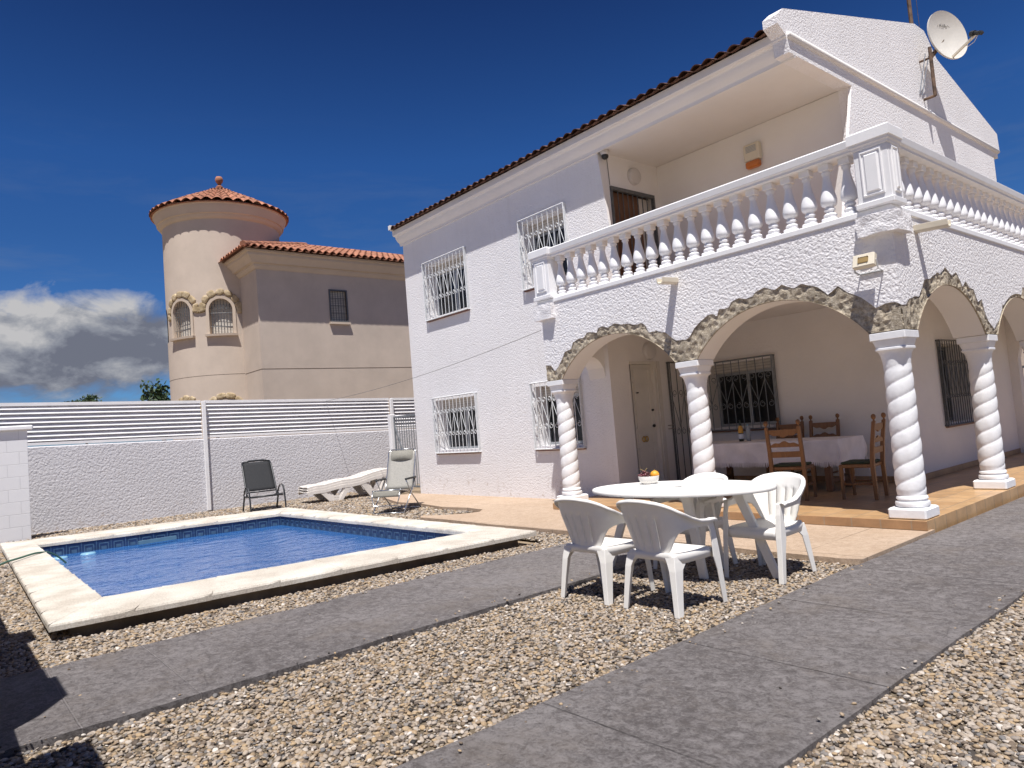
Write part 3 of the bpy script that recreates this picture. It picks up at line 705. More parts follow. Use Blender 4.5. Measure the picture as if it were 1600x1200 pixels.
# ---- arcade with rough stone edging
JF = [(-8.53,2.39),(-8.4,2.37),(-8.32,2.27),(-8.21,2.36),(-8.12,2.46),(-8.07,2.55),(-7.91,2.58),(-7.86,2.68),(-7.75,2.71),(-7.6,2.72),(-7.54,2.78),(-7.39,2.77),(-7.33,2.75),(-7.3,2.82),(-7.19,2.83),(-7.09,2.79),(-6.96,2.84),(-6.84,2.79),(-6.71,2.79),(-6.57,2.75),(-6.46,2.76),(-6.39,2.72),(-6.33,2.6),(-6.26,2.6),(-6.2,2.61),(-6.1,2.57),(-6.04,2.55),(-5.94,2.47),(-5.88,2.42),(-5.71,2.41),(-5.65,2.45),(-5.57,2.54),(-5.46,2.61),(-5.35,2.68),(-5.25,2.68),(-5.21,2.63),(-5.17,2.73),(-5.07,2.71),(-5.02,2.72),(-4.98,2.78),(-4.86,2.82),(-4.77,2.78),(-4.68,2.8),(-4.63,2.85),(-4.5,2.87),(-4.38,2.82),(-4.28,2.86),(-4.14,2.79),(-4.04,2.82),(-3.85,2.75),(-3.74,2.64),(-3.62,2.71),(-3.52,2.62),(-3.38,2.53),(-3.3,2.45),(-3.24,2.39),(-3.14,2.42),(-3.03,2.41),(-2.98,2.38)]
JS = [(7.89,2.38),(8.02,2.39),(8.12,2.46),(8.39,2.5),(8.51,2.6),(8.59,2.7),(8.75,2.72),(9.0,2.81),(9.09,2.8),(9.27,2.89),(9.47,2.81),(9.62,2.87),(9.75,2.75),(9.79,2.69),(9.92,2.77),(10.03,2.69),(10.17,2.69),(10.28,2.52),(10.43,2.58),(10.5,2.4),(10.6,2.29),(10.79,2.2),(11.0,2.32),(11.09,2.3),(11.25,2.55),(11.43,2.49),(11.68,2.68),(11.79,2.6),(12.02,2.71),(12.12,2.67),(12.26,2.85),(12.4,2.84)]
for u, z in list(JS):
    if 9.5 < u < 10.7: JS.append((u+2.85, z))
for u, z in list(JS):
    if 10.7 < u < 13.4: JS.append((u+2.72, z))
JS = [p for p in sorted(JS) if p[0] <= 16.3] + [(16.3, 2.4)]
def interp(T, u):
    if u <= T[0][0]: return T[0][1]
    for k in range(len(T)-1):
        if u <= T[k+1][0]:
            t = (u-T[k][0])/max(1e-6, T[k+1][0]-T[k][0]); return T[k][1]+(T[k+1][1]-T[k][1])*t
    return T[-1][1]
def za_fn(spans):
    def f(u):
        for a, c in spans:
            if a < u < c:
                m = (a+c)/2; h = (c-a)/2; rise = .56; Rr = (h*h+rise*rise)/(2*rise)
                return 2.122+rise-Rr+math.sqrt(max(0, Rr*Rr-(u-m)**2))
        return 2.122
    return f
SPF = [(-8.17,-5.93), (-5.57,-3.34)]; SPS = [(8.25,10.45), (10.90,13.17), (13.62,15.9)]
def arcade(P, u0, u1, jag, spans, seed, depth=.38, ins=.026, c0=-99, c1=99):
    za = za_fn(spans); n = int((u1-u0)/.02); us = [u0+(u1-u0)*k/n for k in range(n+1)]
    us = sorted(set(us) | {p for s in spans for p in (s[0]+1e-4, s[1]-1e-4)})
    zj = [max(interp(jag, u)+noise.noise(Vector((u*9,seed,0)))*.012, za(u)+.05) for u in us]
    st = MB(); so = MB(); sf = MB(); n = len(us)-1
    st.grid(n, 1, lambda i, j: P(us[i], 0, zj[i] if j == 0 else 3.385)); st.grid(n, 1, lambda i, j: P(us[i], 0 if j == 0 else ins+.03, zj[i]+(0 if j == 0 else .012)))
    nz = 14
    def sp(i, j):
        u = us[i]; z = za(u)+.004+(zj[i]+.03-za(u))*j/nz
        q = Vector((u*1.0, z, seed))
        r = noise.fractal(q*11, .75, 2.2, 6)*.014 + (noise.voronoi(q*13)[0][0]-.3)*.035
        return P(u, max(.004, ins-.008-r), z)
    so.grid(n, nz, sp)
    ue = u1 if P is PA else u0
    so.grid(nz, 1, lambda i, j: P(ue, .012 if j == 0 else .09, za(ue)+.004+(interp(jag, ue)-.02-za(ue))*i/nz))
    so.grid(n, 1, lambda i, j: P(us[i], ins-.03 if j == 0 else ins+.05, za(us[i])+.004))
    cl = lambda u: max(c0, min(c1, u))
    sf.grid(n, 1, lambda i, j: P(cl(us[i]), (ins-.012) if j == 0 else depth, za(us[i])))
    sf.grid(n, 1, lambda i, j: P(cl(us[i]), depth, za(us[i]) if j == 0 else 2.94))
    return st, so, sf
PA = lambda u, d, z: (u, YF+d, z); PS = lambda u, d, z: (XC-d, u, z)
for P_, u0, u1, jag, spans, sd, c0, c1 in ((PA, -8.53, XC, JF, SPF, 1.3, -99, XC-.06), (PS, YF, 16.3, JS, SPS, 7.7, YF+.06, 99)):
    st, so, sf = arcade(P_, u0, u1, jag, spans, sd, c0=c0, c1=c1)
    if P_ is PA:
        st.quad((-8.53,YF,2.3), (-8.53,YF,3.385), (-8.53,8.9,3.385), (-8.53,8.9,2.62))
        # low arch from the first column back to the facade
        n = 16; y0, y1 = 8.25, 8.9
        for x in (-8.15, -8.53):
            sf.grid(n, 1, lambda i, j: (x, y0+(y1-y0)*i/n, 2.125+.36*math.sqrt(max(0, 1-(2*i/n-1)**2)) if j == 0 else 2.94))
        sf.grid(n, 1, lambda i, j: (-8.15 if j == 0 else -8.53, y0+(y1-y0)*i/n, 2.125+.36*math.sqrt(max(0, 1-(2*i/n-1)**2))))
    ar = st.build('arcade_wall', M['stucco_arcade'], house)
    so.build('stone_edging', M['stone'], ar); sf.build('arch_soffit', M['plaster'], ar, smooth=False)
b = MB(); b.box(-8.5,-3.0,7.93,10.45,3.30,3.40); b.box(XG-.1,-3.0,10.45,16.3,3.30,3.40); b.build('balcony_floor', M['ptile'], house)
# end wall of the side porch with an arched opening
b = MB(); y = 16.3; n = 20; x0, x1 = -4.15, -3.2
b.quad((XG,y,.1), (x0,y,.1), (x0,y,2.94), (XG,y,2.94)); b.quad((x1,y,.1), (-2.9,y,.1), (-2.9,y,2.94), (x1,y,2.94))
b.grid(n, 1, lambda i, j: (x0+(x1-x0)*i/n, y, 1.95+.5*math.sqrt(max(0, 1-(2*i/n-1)**2)) if j == 0 else 2.94))
b.build('porch_end_arch', M['porch'], house, solid=.2)

# ---- twisted columns
def column(x, y, ref=None):
    zb = .129
    b = MB(); b.bevbox(x-.19, x+.19, y-.19, y+.19, zb, zb+.115, .016)
    b2 = MB()
    prof = [(.155,zb+.115),(.185,zb+.125),(.195,zb+.15),(.185,zb+.175),(.165,zb+.18),(.165,zb+.195),(.178,zb+.205),(.172,zb+.225),(.155,zb+.235)]
    b.lathe([(r*.87, z) for r, z in prof], (x,y,0), 32)
    z0, z1 = zb+.225, 1.77; n, m = 48, 130; lead = .35
    def sh(i, j):
        z = z0+(z1-z0)*j/m; a = 2*PI*i/n
        ph = (a - 2*PI*z/lead)                # two strands rising towards the right
        c = abs(math.cos(ph)); t = (z-z0)/(z1-z0)
        rr = (.148-.009*t)*(.89+.11*c**.42)
        e = min(1, min(j, m-j)/7); rr = rr*e + .134*(1-e)
        rr += noise.noise(Vector((math.cos(a)*2, math.sin(a)*2, z*4+x)))*.004
        return (x+rr*math.cos(a), y+rr*math.sin(a), z)
    b2.grid(n, m, sh)
    b3 = MB()
    b3.bevbox(x-.185, x+.185, y-.185, y+.185, 2.035, 2.121, .008)
    def sq(r, z, k):                           # square at the top melting into a circle below
        out = []
        for i in range(32):
            a = 2*PI*i/32; c, s_ = math.cos(a), math.sin(a)
            q = 1/max(abs(c), abs(s_)); f = (1-k)+k*min(q, 1.28); out.append((x+r*f*c, y+r*f*s_, z))
        return out
    b3.loft([sq(.133,1.755,0), sq(.135,1.80,.2), sq(.138,1.88,.6), sq(.147,1.915,.9), sq(.165,1.93,1), sq(.165,1.95,1), sq(.155,1.958,1), sq(.168,2.0,1), sq(.178,2.034,1)])
    return b, b2, b3
cols = []
for x, y in ((-8.35,8.07), (-5.75,8.07), (-3.16,8.07), (-3.16,10.68), (-3.16,13.4)):
    b, b2, b3 = column(x, y)
    c = b.build('column', M['colpaint'], house, smooth=True, auto=40)
    b2.build('twisted_shaft', M['colpaint'], c, smooth=True); b3.build('capital', M['colpaint'], c, smooth=True, auto=35)

# ---- balcony: plinth, rail, pillars, balusters
b = MB(); b.box(-8.60,XC+.016,YF-.016,YF+.24,3.387,3.462); b.box(XC-.22,XC+.016,YF+.241,16.3,3.387,3.462)
bal = b.build('balustrade', M['paint'], house, bevel=.012)
def rail_run(P, u0, u1):
    b = MB(); prof = [(-.02,4.135),(.25,4.135),(.25,4.165),(.275,4.18),(.285,4.26),(.265,4.275),(-.035,4.275),(-.055,4.26),(-.045,4.18),(-.02,4.165)]
    b.loft([[P(u0,d,z) for d, z in prof], [P(u1,d,z) for d, z in prof]]); return b
rail_run(PA, -8.22, -3.27).build('handrail', M['paint'], bal, bevel=.004)
rail_run(PS, 8.105, 16.3).build('handrail', M['paint'], bal, bevel=.004)
prof = [(.048,.055),(.062,.07),(.066,.085),(.058,.10),(.042,.108),(.036,.118),(.045,.13),(.055,.14),(.056,.152),(.048,.165),(.040,.172),(.048,.182),(.072,.200),(.081,.225),(.082,.25),(.077,.295),(.065,.355),(.051,.42),(.040,.485),(.035,.53),(.036,.55),(.046,.565),(.048,.578),(.040,.588),(.042,.60)]
b = MB(); b.lathe([(r*1.10, z) for r, z in prof], (0,0,0), 20)
b.bevbox(-.075,.075,-.075,.075,0,.052,.008); b.bevbox(-.062,.062,-.062,.062,.60,.674,.005)
proto = b.build('baluster', M['balus'], None, smooth=True, auto=40)
spots = [(-8.115+.2338*k, 8.015) for k in range(21)] + [(-3.105, 8.43+.2487*k) for k in range(31)]
for k, (x, y) in enumerate(spots):
    o = proto if k == 0 else proto.copy()
    if k: COL.objects.link(o)
    o.parent = bal; o.location = Vector((x, y, 3.462))-ROOTOFF[bal.name]
def pillar(x0, x1, y0, y1, faces):
    b = MB(); z0, z1 = 3.463, 4.10
    b.bevbox(x0-.02, x1+.02, y0-.02, y1+.02, z0, z0+.06, .006); b.bevbox(x0, x1, y0, y1, z0+.06, z1, .008)
    rings = []
    for o_, z in ((-.002,z1),(.008,z1+.010),(.012,z1+.03),(.026,z1+.045),(.030,z1+.07),(.042,z1+.075),(.042,z1+.18),(.03,z1+.195)):
        rings.append([(x0-o_,y0-o_,z),(x1+o_,y0-o_,z),(x1+o_,y1+o_,z),(x0-o_,y1+o_,z)])
    b.loft(rings)
    for ax in faces:                             # raised panel with a moulded edge
        w0, w1 = (x0, x1) if ax == 'y' else (y0, y1)
        m = .07
        Q = (lambda u, d, z: (u, y0-d, z)) if ax == 'y' else (lambda u, d, z: (x1+d, u, z))
        def rect(i, d): return [Q(w0+m+i, d, z0+.12+i), Q(w1-m-i, d, z0+.12+i), Q(w1-m-i, d, z1-.03-i), Q(w0+m+i, d, z1-.03-i)]
        b.loft([rect(0,-.004), rect(0,.016), rect(.012,.018), rect(.02,.005), rect(.034,.005), rect(.05,.022)])
    return b
pillar(-3.275,-2.915,YF-.065,8.11,('y','x')).build('pillar', M['paint'], bal)
pillar(-8.585,-8.215,YF-.065,8.16,('y',)).build('pillar', M['paint'], bal)
def corbel(x0, x1, y0, y1, z0, z1):
    b = MB(); n = 10
    def fn(i, j):
        return None
    rings = []
    for j in range(9):
        z = z0+(z1-z0)*j/8; ring = []; base = [(x0,y0),(x1,y0),(x1,y1),(x0,y1)]
        for s in range(4):
            for k in range(n):
                x, y = lerp2(base[s], base[(s+1) % 4], k/n); q = Vector((x*9, y*9, z*9)); d = noise.noise(q)*.02
                cx, cy = (x0+x1)/2, (y0+y1)/2; ring.append((x+(x-cx)*d*3, y+(y-cy)*d*3, z+noise.noise(q+Vector((9,0,0)))*.012))
        rings.append(ring)
    b.loft(rings); return b
corbel(-3.315,-2.885,YF-.095,8.16,3.165,3.384).build('corbel', M['stucco'], house)
corbel(-8.62,-8.20,YF-.095,8.16,3.13,3.384).build('corbel', M['stucco'], house)
# rainwater spouts
def spout(P, u, z, name='rain_spout'):
    b = MB(); pr = [(-.055,.05),(-.05,-.01),(-.03,-.032),(.03,-.032),(.05,-.01),(.055,.05),(.042,.05),(.036,0),(.02,-.018),(-.02,-.018),(-.036,0),(-.042,.05)]
    rings = [[P(u+a, d, z+c-(-d)*.05) for a, c in pr] for d in (.02, -.34)]
    b.loft(rings); return b.build(name, M['cream'], house, bevel=.003)
spout(PA, -5.80, 3.215); spout(PS, 8.50, 3.245)

# ---- upper storey: loggia, gable, cornice, roof
b = MB()
UD = (9.15,10.33,3.40,5.42)
PU = lambda u, d, z: (-7.9-d, u, z)
wall_cells(b, PU, YL, 10.5, 3.3, 6.02, [UD], .12)
b.quad((-7.9,10.5,3.3), (XG-.199,10.5,3.3), (XG-.199,10.5,5.984), (-7.9,10.5,5.984))
b.quad((-7.9,YL,5.99), (XG-.205,YL,5.99), (XG-.205,10.55,5.99), (-7.9,10.55,5.99))
b.prism([(-7.9,6.0),(-7.9,3.4),(-7.64,3.4)], lambda x, z: (x, YL+.002, z), lambda x, z: (x, YL+.05, z))
b.build('loggia_wall', M['plaster'], house)
b = MB(); b.prism([(-7.902,5.98),(-7.902,3.4),(-7.642,3.4)], lambda x, z: (x, YL, z), lambda x, z: (x, YL+.001, z)); b.build('facade_wedge', M['stucco'], house)
b = MB(); P = PU
pbox(b, P, UD[0]+.02, 9.98, 3.41, 5.36, .07, .11)
for k in range(8): pbox(b, P, UD[0]+.10+k*.1, UD[0]+.17+k*.1, 3.6, 5.0, .062, .071)
ud = b.build('balcony_door', M['doorb'], house); ud['label'] = 'dark brown balcony door behind vertical bars'
b = MB(); b.quad(P(9.99,.1,3.41), P(UD[1],.1,3.41), P(UD[1],.1,5.36), P(9.99,.1,5.36)); b.build('door_side_panel', M['doorw'], ud)
b = MB()
for k in range(9): u = UD[0]+(UD[1]-UD[0])*(k+.5)/9; b.tube([P(u,.0,3.41), P(u,.0,5.40)], .010, 5)
for a, c in ((UD[0],UD[0]+.04), (UD[1]-.04,UD[1])): pbox(b, P, a, c, 3.41, 5.42, -.03, .03)
pbox(b, P, UD[0]+.041, UD[1]-.041, 5.36, 5.42, -.03, .03)
b.build('door_bars', M['metald'], ud)
# gable wall with parapet
gp = [(8.50,6.31),(8.50,6.42),(8.68,6.56),(13.3,7.80),(13.72,7.80),(13.86,7.70),(14.2,7.42),(17.25,6.66),(17.28,6.34),(17.12,6.30),(17.12,6.12),(16.84,6.12),(16.84,3.3),(10.5,3.3),(10.5,5.985),(8.72,5.985),(8.70,6.20)]
b = MB(); b.prism(gp, lambda y, z: (XG, y, z), lambda y, z: (XG-.20, y, z)); b.prism([(9.62,3.4),(10.498,3.4),(10.498,5.98)], lambda y, z: (XG-.001, y, z), lambda y, z: (XG-.045, y, z)); b.build('gable_wall', M['stucco'], house)
b = MB(); b.tube([(XG+.005,8.72,6.215), (XG+.005,17.13,6.255)], .045, 8); b.build('gable_moulding', M['plaster'], house, smooth=True)
# cornice under the front eave
cp = [(8.70,6.31),(8.68,6.30),(8.68,6.19),(8.695,6.175),(8.74,6.165),(8.755,6.15),(8.76,6.12),(8.80,6.06),(8.86,6.01),(8.868,5.985),(8.868,5.955),(8.902,5.955),(8.95,6.31)]
b = MB(); b.loft([[(x, y, z) for y, z in cp] for x in (-14.38, XG-.003)]); b.build('cornice', M['plaster'], house, smooth=True, auto=25)
def tile_slope(u0, u1, w, vmax, rows, Pt, amp=.045, jit=0, vlim=None):
    """barrel tiles: Pt(u, v, h) maps along-eave, up-slope and height off the slope"""
    b = MB(); nt_ = max(1, int(round((u1-u0)/w))); w = (u1-u0)/nt_; m = 8
    for k in range(nt_):
        ua = u0+k*w; vm = vmax if not vlim else min(vmax, vlim(ua+w/2))
        if vm < .12: continue
        nr = max(1, int(round(rows*vm/vmax))); rl = vm/nr
        for r_ in range(nr):
            va, vb = r_*rl, min(vm, r_*rl+rl*1.10); dj = random.uniform(-.012, .012); tl = random.uniform(-.006,.006)
            ring = []
            for v, lift in ((va-.0+dj, .022), (vb+dj, .0)):
                out = []
                for i in range(m+1):
                    t = i/m; s = math.sin(PI*t); out.append(Pt(ua+w*(.04+.92*t)+tl, v, amp*(s*1.25-.15)+lift+dj*.3))
                ring.append(out)
            inner = [[Pt(ua+w*(.09+.82*i/m)+tl, v, amp*(math.sin(PI*i/m)*1.25-.15)-.012+lift) for i in range(m+1)] for v, lift in ((va+dj,.022),(vb+dj,0))]
            b.grid(m, 1, lambda i, j: ring[j][i]); b.grid(m, 1, lambda i, j: (ring[0][i] if j == 0 else inner[0][i])); b.grid(m, 1, lambda i, j: inner[j][i])
        # concave channel between the cover tiles
        b.grid(4, 1, lambda i, j: Pt(ua-w*.5+w*i/4+w*.5-w*.0-w*.25*0, (-.05 if j == 0 else vm), -.01-.02*math.sin(PI*i/4)))
    return b
sl = math.atan2(7.66-6.335, 13.4-8.62)
Ph = lambda u, v, h: (u, 8.62+v*math.cos(sl)-h*math.sin(sl), 6.335+v*math.sin(sl)+h*math.cos(sl))
roof = tile_slope(-14.34, XG-.215, .205, 4.95, 12, Ph, amp=.036).build('roof', M['tile_dark'], house, smooth=False)
b = MB(); b.quad((-14.34,13.38,7.64), (XG-.3,13.38,7.64), (XG-.3,17.1,6.5), (-14.34,17.1,6.5)); b.quad((-14.3,8.72,6.31),(XG-.3,8.72,6.31),(XG-.3,13.38,7.6),(-14.3,13.38,7.6)); b.build('roof_deck', M['tile_dark'], roof)
b = MB(); b.prism([(8.62,6.31),(13.4,7.66),(17.1,6.5),(17.1,6.3),(8.62,6.31)][:4], lambda y, z: (-14.40, y, z), lambda y, z: (-14.345, y, z)); b.box(-14.42,-14.33,8.60,8.86,6.33,6.43); b.build('verge', M['plaster'], roof)

# ---- fittings fixed to the house but separate things
def disc_lamp(P, u, z, r, label):
    b = MB()
    b.loft([[P(u+rr*math.cos(k*PI/14), d, z+rr*math.sin(k*PI/14)) for k in range(28)] for rr, d in ((r,0),(r,-.03),(r*.97,-.055),(r*.9,-.075),(r*.6,-.09),(r*.2,-.094))])
    return tag(b.build('wall_lamp', M['lampw'], None, smooth=True, auto=40), label, 'lamp')
disc_lamp(PE, 9.96, 2.58, .16, 'round opal wall lamp above the cream front door in the porch')
disc_lamp(PU, 9.80, 5.69, .155, 'round opal wall lamp above the brown balcony door')
al = thing('alarm_siren', 'cream alarm siren box with orange lens on the balcony wall', 'alarm', (-5.9,10.48,5.5))
b = MB(); b.bevbox(-6.07,-5.79,10.40,10.499,5.42,5.70,.015); b.build('housing', M['cream'], al)
b = MB(); b.bevbox(-6.05,-5.81,10.385,10.49,5.30,5.415,.02); b.build('lens', M['orange_pl'], al)
b = MB()
for k in range(5): b.box(-6.02,-5.84,10.395,10.402,5.56+k*.022,5.57+k*.022)
b.build('vent', M['alu'], al)
cm = thing('security_camera', 'small white dome camera with black eye under the balcony ceiling', 'camera', (-7.86,9.0,5.95))
b = MB(); b.lathe([(.07,5.984),(.075,5.96),(.075,5.93),(.06,5.90)], (-7.80,8.99,0), 18); b.build('mount', M['lampw'], cm, smooth=True, auto=40)
b = MB(); b.lathe([(.0,5.825),(.03,5.83),(.055,5.85),(.062,5.88),(.055,5.91),(.03,5.93)], (-7.80,8.985,0), 18); b.build('eye', M['black'], cm, smooth=True)
b = MB(); b.tube([(-7.885,9.12,5.93),(-7.885,9.13,5.8),(-7.888,9.15,5.43)], .006, 5); b.build('wire', M['cable'], cm)
fl = thing('floodlight', 'small yellowed square floodlight below the corner of the balcony', 'lamp', (-3.2,7.8,2.95))
b = MB(); c0 = Vector((-3.24,7.74,2.89)); ry = Matrix.Rotation(R(-20), 4, 'X')
def tb(b, x0,x1,y0,y1,z0,z1):
    n0 = len(b.v); b.bevbox(x0,x1,y0,y1,z0,z1,.008); b.v[n0:] = [tuple(c0+(ry @ Vector(p))) for p in b.v[n0:]]
tb(b,-.115,.115,-.035,.035,-.075,.075); b.build('lamp_body', M['cream'], fl)
b = MB(); tb(b,-.055,.055,-.039,-.034,-.035,.035); b.build('led_panel', M['lens'], fl)
b = MB()
for s in (-1, 1): b.tube([(-3.24+s*.12,7.74,2.89),(-3.24+s*.12,7.77,2.79),(-3.24+s*.12,7.885,2.78)], .008, 5); b.tube([(-3.36,7.88,2.78),(-3.12,7.88,2.78)], .009, 5); b.build('bracket', M['metalw'], fl)
# satellite dish on a bracket at the gable
ds = thing('satellite_dish', 'ivory satellite dish on a rusty pole at the gable edge', 'satellite dish', (-4.15,13.75,6.6))
dc = Vector((-4.0,13.69,7.52))
fwd = Vector((.88,-.40,.10)).normalized()
rt = fwd.cross(Vector((0,0,1))).normalized(); upv = rt.cross(fwd)
b = MB(); n = 40
def dp(k, rr, back=0): a = 2*PI*k/n; return dc + rt*(.40*rr*math.cos(a)) + upv*(.445*rr*math.sin(a)) + fwd*(.085*rr*rr-back)
rings = [[dp(k, rr) for k in range(n)] for rr in (.02,.2,.4,.6,.8,.93,1.0)] + [[dp(k, 1.025, .0) for k in range(n)], [dp(k, 1.025, .03) for k in range(n)], [dp(k, .97, .022) for k in range(n)], [dp(k, .5, .022) for k in range(n)], [dp(k, .1, .022) for k in range(n)]]
b.loft(rings); refl = b.build('reflector', M['dish'], ds, smooth=True, auto=50)
b = MB(); tip = dc-upv*.33+fwd*.58
b.bar(dc-upv*.42+fwd*.06, tip, .03, .035); b.build('feed_arm', M['cream'], ds)
b = MB(); ax = (dc+upv*.0-tip).normalized()
b.tube([tip-ax*.04, tip+ax*.05], .035, 10); b.tube([tip+ax*.05, tip+ax*.12], .05, 12); b.bar(tip-ax*.07-upv*.02, tip-ax*.02+fwd*.03, .07, .05); b.build('receiver', M['black'], ds)
b = MB(); b.tube([tip-upv*.03, tip-upv*.10-fwd*.08, tip-upv*.10-fwd*.2, tip-upv*.02-fwd*.25], .006, 5); b.build('receiver_cable', M['lampw'], ds)
pole = Vector((-4.12,13.32,0))
b = MB(); b.tube([pole+Vector((0,0,6.45)), pole+Vector((0,0,7.30))], .03, 8); b.tube([(-4.3,13.32,6.45), tuple(pole+Vector((0,0,6.45)))], .024, 6); b.tube([(-4.3,13.32,7.12), tuple(pole+Vector((0,0,7.12)))], .02, 6)
b.bar(pole+Vector((0,0,7.12)), dc-fwd*.03-upv*.05, .06, .05); b.build('rusty_pole', M['rust'], ds)
b = MB()
for s in (0, .14): b.tube([tuple(pole+Vector((-.03,-s,7.16))), (-4.29,13.24-s*.8,6.50)], .009, 5)
b.build('stay_rod', M['alu'], ds)
cu = bpy.data.curves.new('lettering', 'FONT'); cu.body = 'TRIAX'; cu.size = .10; cu.align_x = 'CENTER'; cu.extrude = .0008
to = bpy.data.objects.new('lettering', cu); COL.objects.link(to)
mt = Matrix((-rt, upv, fwd)).transposed()
if mt.determinant() < 0: mt = Matrix((rt, upv, fwd)).transposed()
dg = bpy.context.evaluated_depsgraph_get(); me = bpy.data.meshes.new_from_object(to.evaluated_get(dg)); bpy.data.objects.remove(to)
p0 = dc+upv*.19+fwd*.027
me.transform(Matrix.Translation(p0-ROOTOFF[ds.name]) @ mt.to_4x4()); me.materials.clear(); me.materials.append(M['ink'])
lo = bpy.data.objects.new('lettering', me); COL.objects.link(lo); lo.parent = refl
b = MB(); b.tube([(-4.46,13.65,6.9),(-4.46,13.65,11.5)], .035, 8); b.tube([(-4.40,13.84,7.4),(-4.40,13.8,11.4)], .004, 4)
tag(b.build('antenna_mast', M['rust'], None), 'dark vertical mast rising behind the satellite dish', 'mast')
b = MB(); b.tube([Vector((-18.0,8.4,2.52))*(1-t)+Vector((-8.55,7.87,2.98))*t-Vector((0,0,.12*4*t*(1-t))) for t in [k/24 for k in range(25)]], .005, 5)
tag(b.build('overhead_cable', M['cable'], None), 'thin grey cable strung from the slat fence to the porch corner', 'cable')
# ------------------------------------------------------------------ neighbour house with round tower
nb = thing('beige_house', 'beige rendered house with round tower and terracotta roofs behind the white fence', 'house', (-23, 10, 0))
TC, TR = (-24.9, 8.15), 1.90
def cyl(a, z, r): t = R(a); return (TC[0]+r*math.cos(t), TC[1]+r*math.sin(t), z)
class Win: pass
wins = []
for a0, a1, zb, zs in ((-76.5,-52.2,5.14,5.93), (-34.6,-12.4,5.14,5.93), (-75,-53,1.6,2.57), (-34.6,-12.4,1.6,2.57), (38,58,5.12,5.92), (-112,-92,5.12,5.92)):
    w = Win(); w.a0, w.a1, w.zb, w.zs = a0, a1, zb, zs; w.m = (a0+a1)/2; w.h = (a1-a0)/2; w.rise = TR*R(w.h)*1.02; wins.append(w)
def in_win(a, z):
    for w in wins:
        d = (a-w.m)/w.h
        if abs(d) < 1 and w.zb < z < w.zs + w.rise*math.sqrt(1-d*d): return True
    return False
na, nz_ = 480, 180; z0, z1 = 0, 9.1
b = MB(); da = 360/na; dz = (z1-z0)/nz_
b.grid(na, nz_, lambda i, j: cyl(-180+i*da, z0+j*dz, TR), skip=lambda i, j: in_win(-180+(i+.5)*da, z0+(j+.5)*dz))
tw = b.build('tower', M['neigh'], nb, smooth=True)
b = MB()
prof = [(TR-.01,8.93),(TR+.05,8.96),(TR+.10,9.03),(TR+.11,9.08),(TR+.16,9.10),(TR+.18,9.20),(TR+.23,9.29),(TR+.24,9.37),(TR+.27,9.39),(TR+.27,9.45),(TR-.2,9.47)]
b.lathe(prof, (TC[0],TC[1],0), 72, cap=False); b.build('cornice', M['neigh_trim'], tw, smooth=True, auto=30)
def cone_roof():
    b = MB(); nt_ = 44; re, ze, zt = TR+.37, 9.44, 10.62; rows = 6; m = 6
    for k in range(nt_):
        a0 = 360*k/nt_; w = 360/nt_
        for r_ in range(rows):
            t0, t1 = r_/rows, min(1, (r_+1.1)/rows)
            if t0 > .75 and k % 2: continue
            ww = w*(2 if t0 > .75 else 1)
            def pt(i, j):
                t = t0 if j == 0 else t1; rr = re*(1-t*.985); s = math.sin(PI*i/m)
                h = (.02 if j == 0 else 0) + min(.085, rr*R(ww)*.42)*(s-.1)
                return cyl(a0+ww*i/m, ze+(zt-ze)*t+h+random.uniform(-.003,.003), rr)
            b.grid(m, 1, pt)
    b.lathe([(re-.03,ze-.03),(re*.5,ze+(zt-ze)*.5-.03),(.02,zt-.02)], (TC[0],TC[1],0), 44, cap=False)
    b.lathe([(re-.03,ze-.03),(TR,ze-.02)], (TC[0],TC[1],0), 44, cap=False)
    return b
cr = cone_roof().build('cone_roof', M['tile'], nb)
b = MB(); b.lathe([(.13,10.60),(.11,10.66),(.05,10.70),(.06,10.74),(.12,10.83),(.135,10.91),(.10,11.0),(.0,11.03)], (TC[0],TC[1],0), 16); b.build('finial', M['tile'], cr, smooth=True)
def arch_line(w, grow=0, n=18):
    pts = [(w.a0-grow/TR*180/PI, w.zb)]
    g = grow/TR*180/PI
    for k in range(n+1):
        t = PI*k/n; pts.append((w.m-(w.h+g)*math.cos(t), w.zs+(w.rise+grow)*math.sin(t)))
    pts.append((w.a1+g, w.zb)); return pts
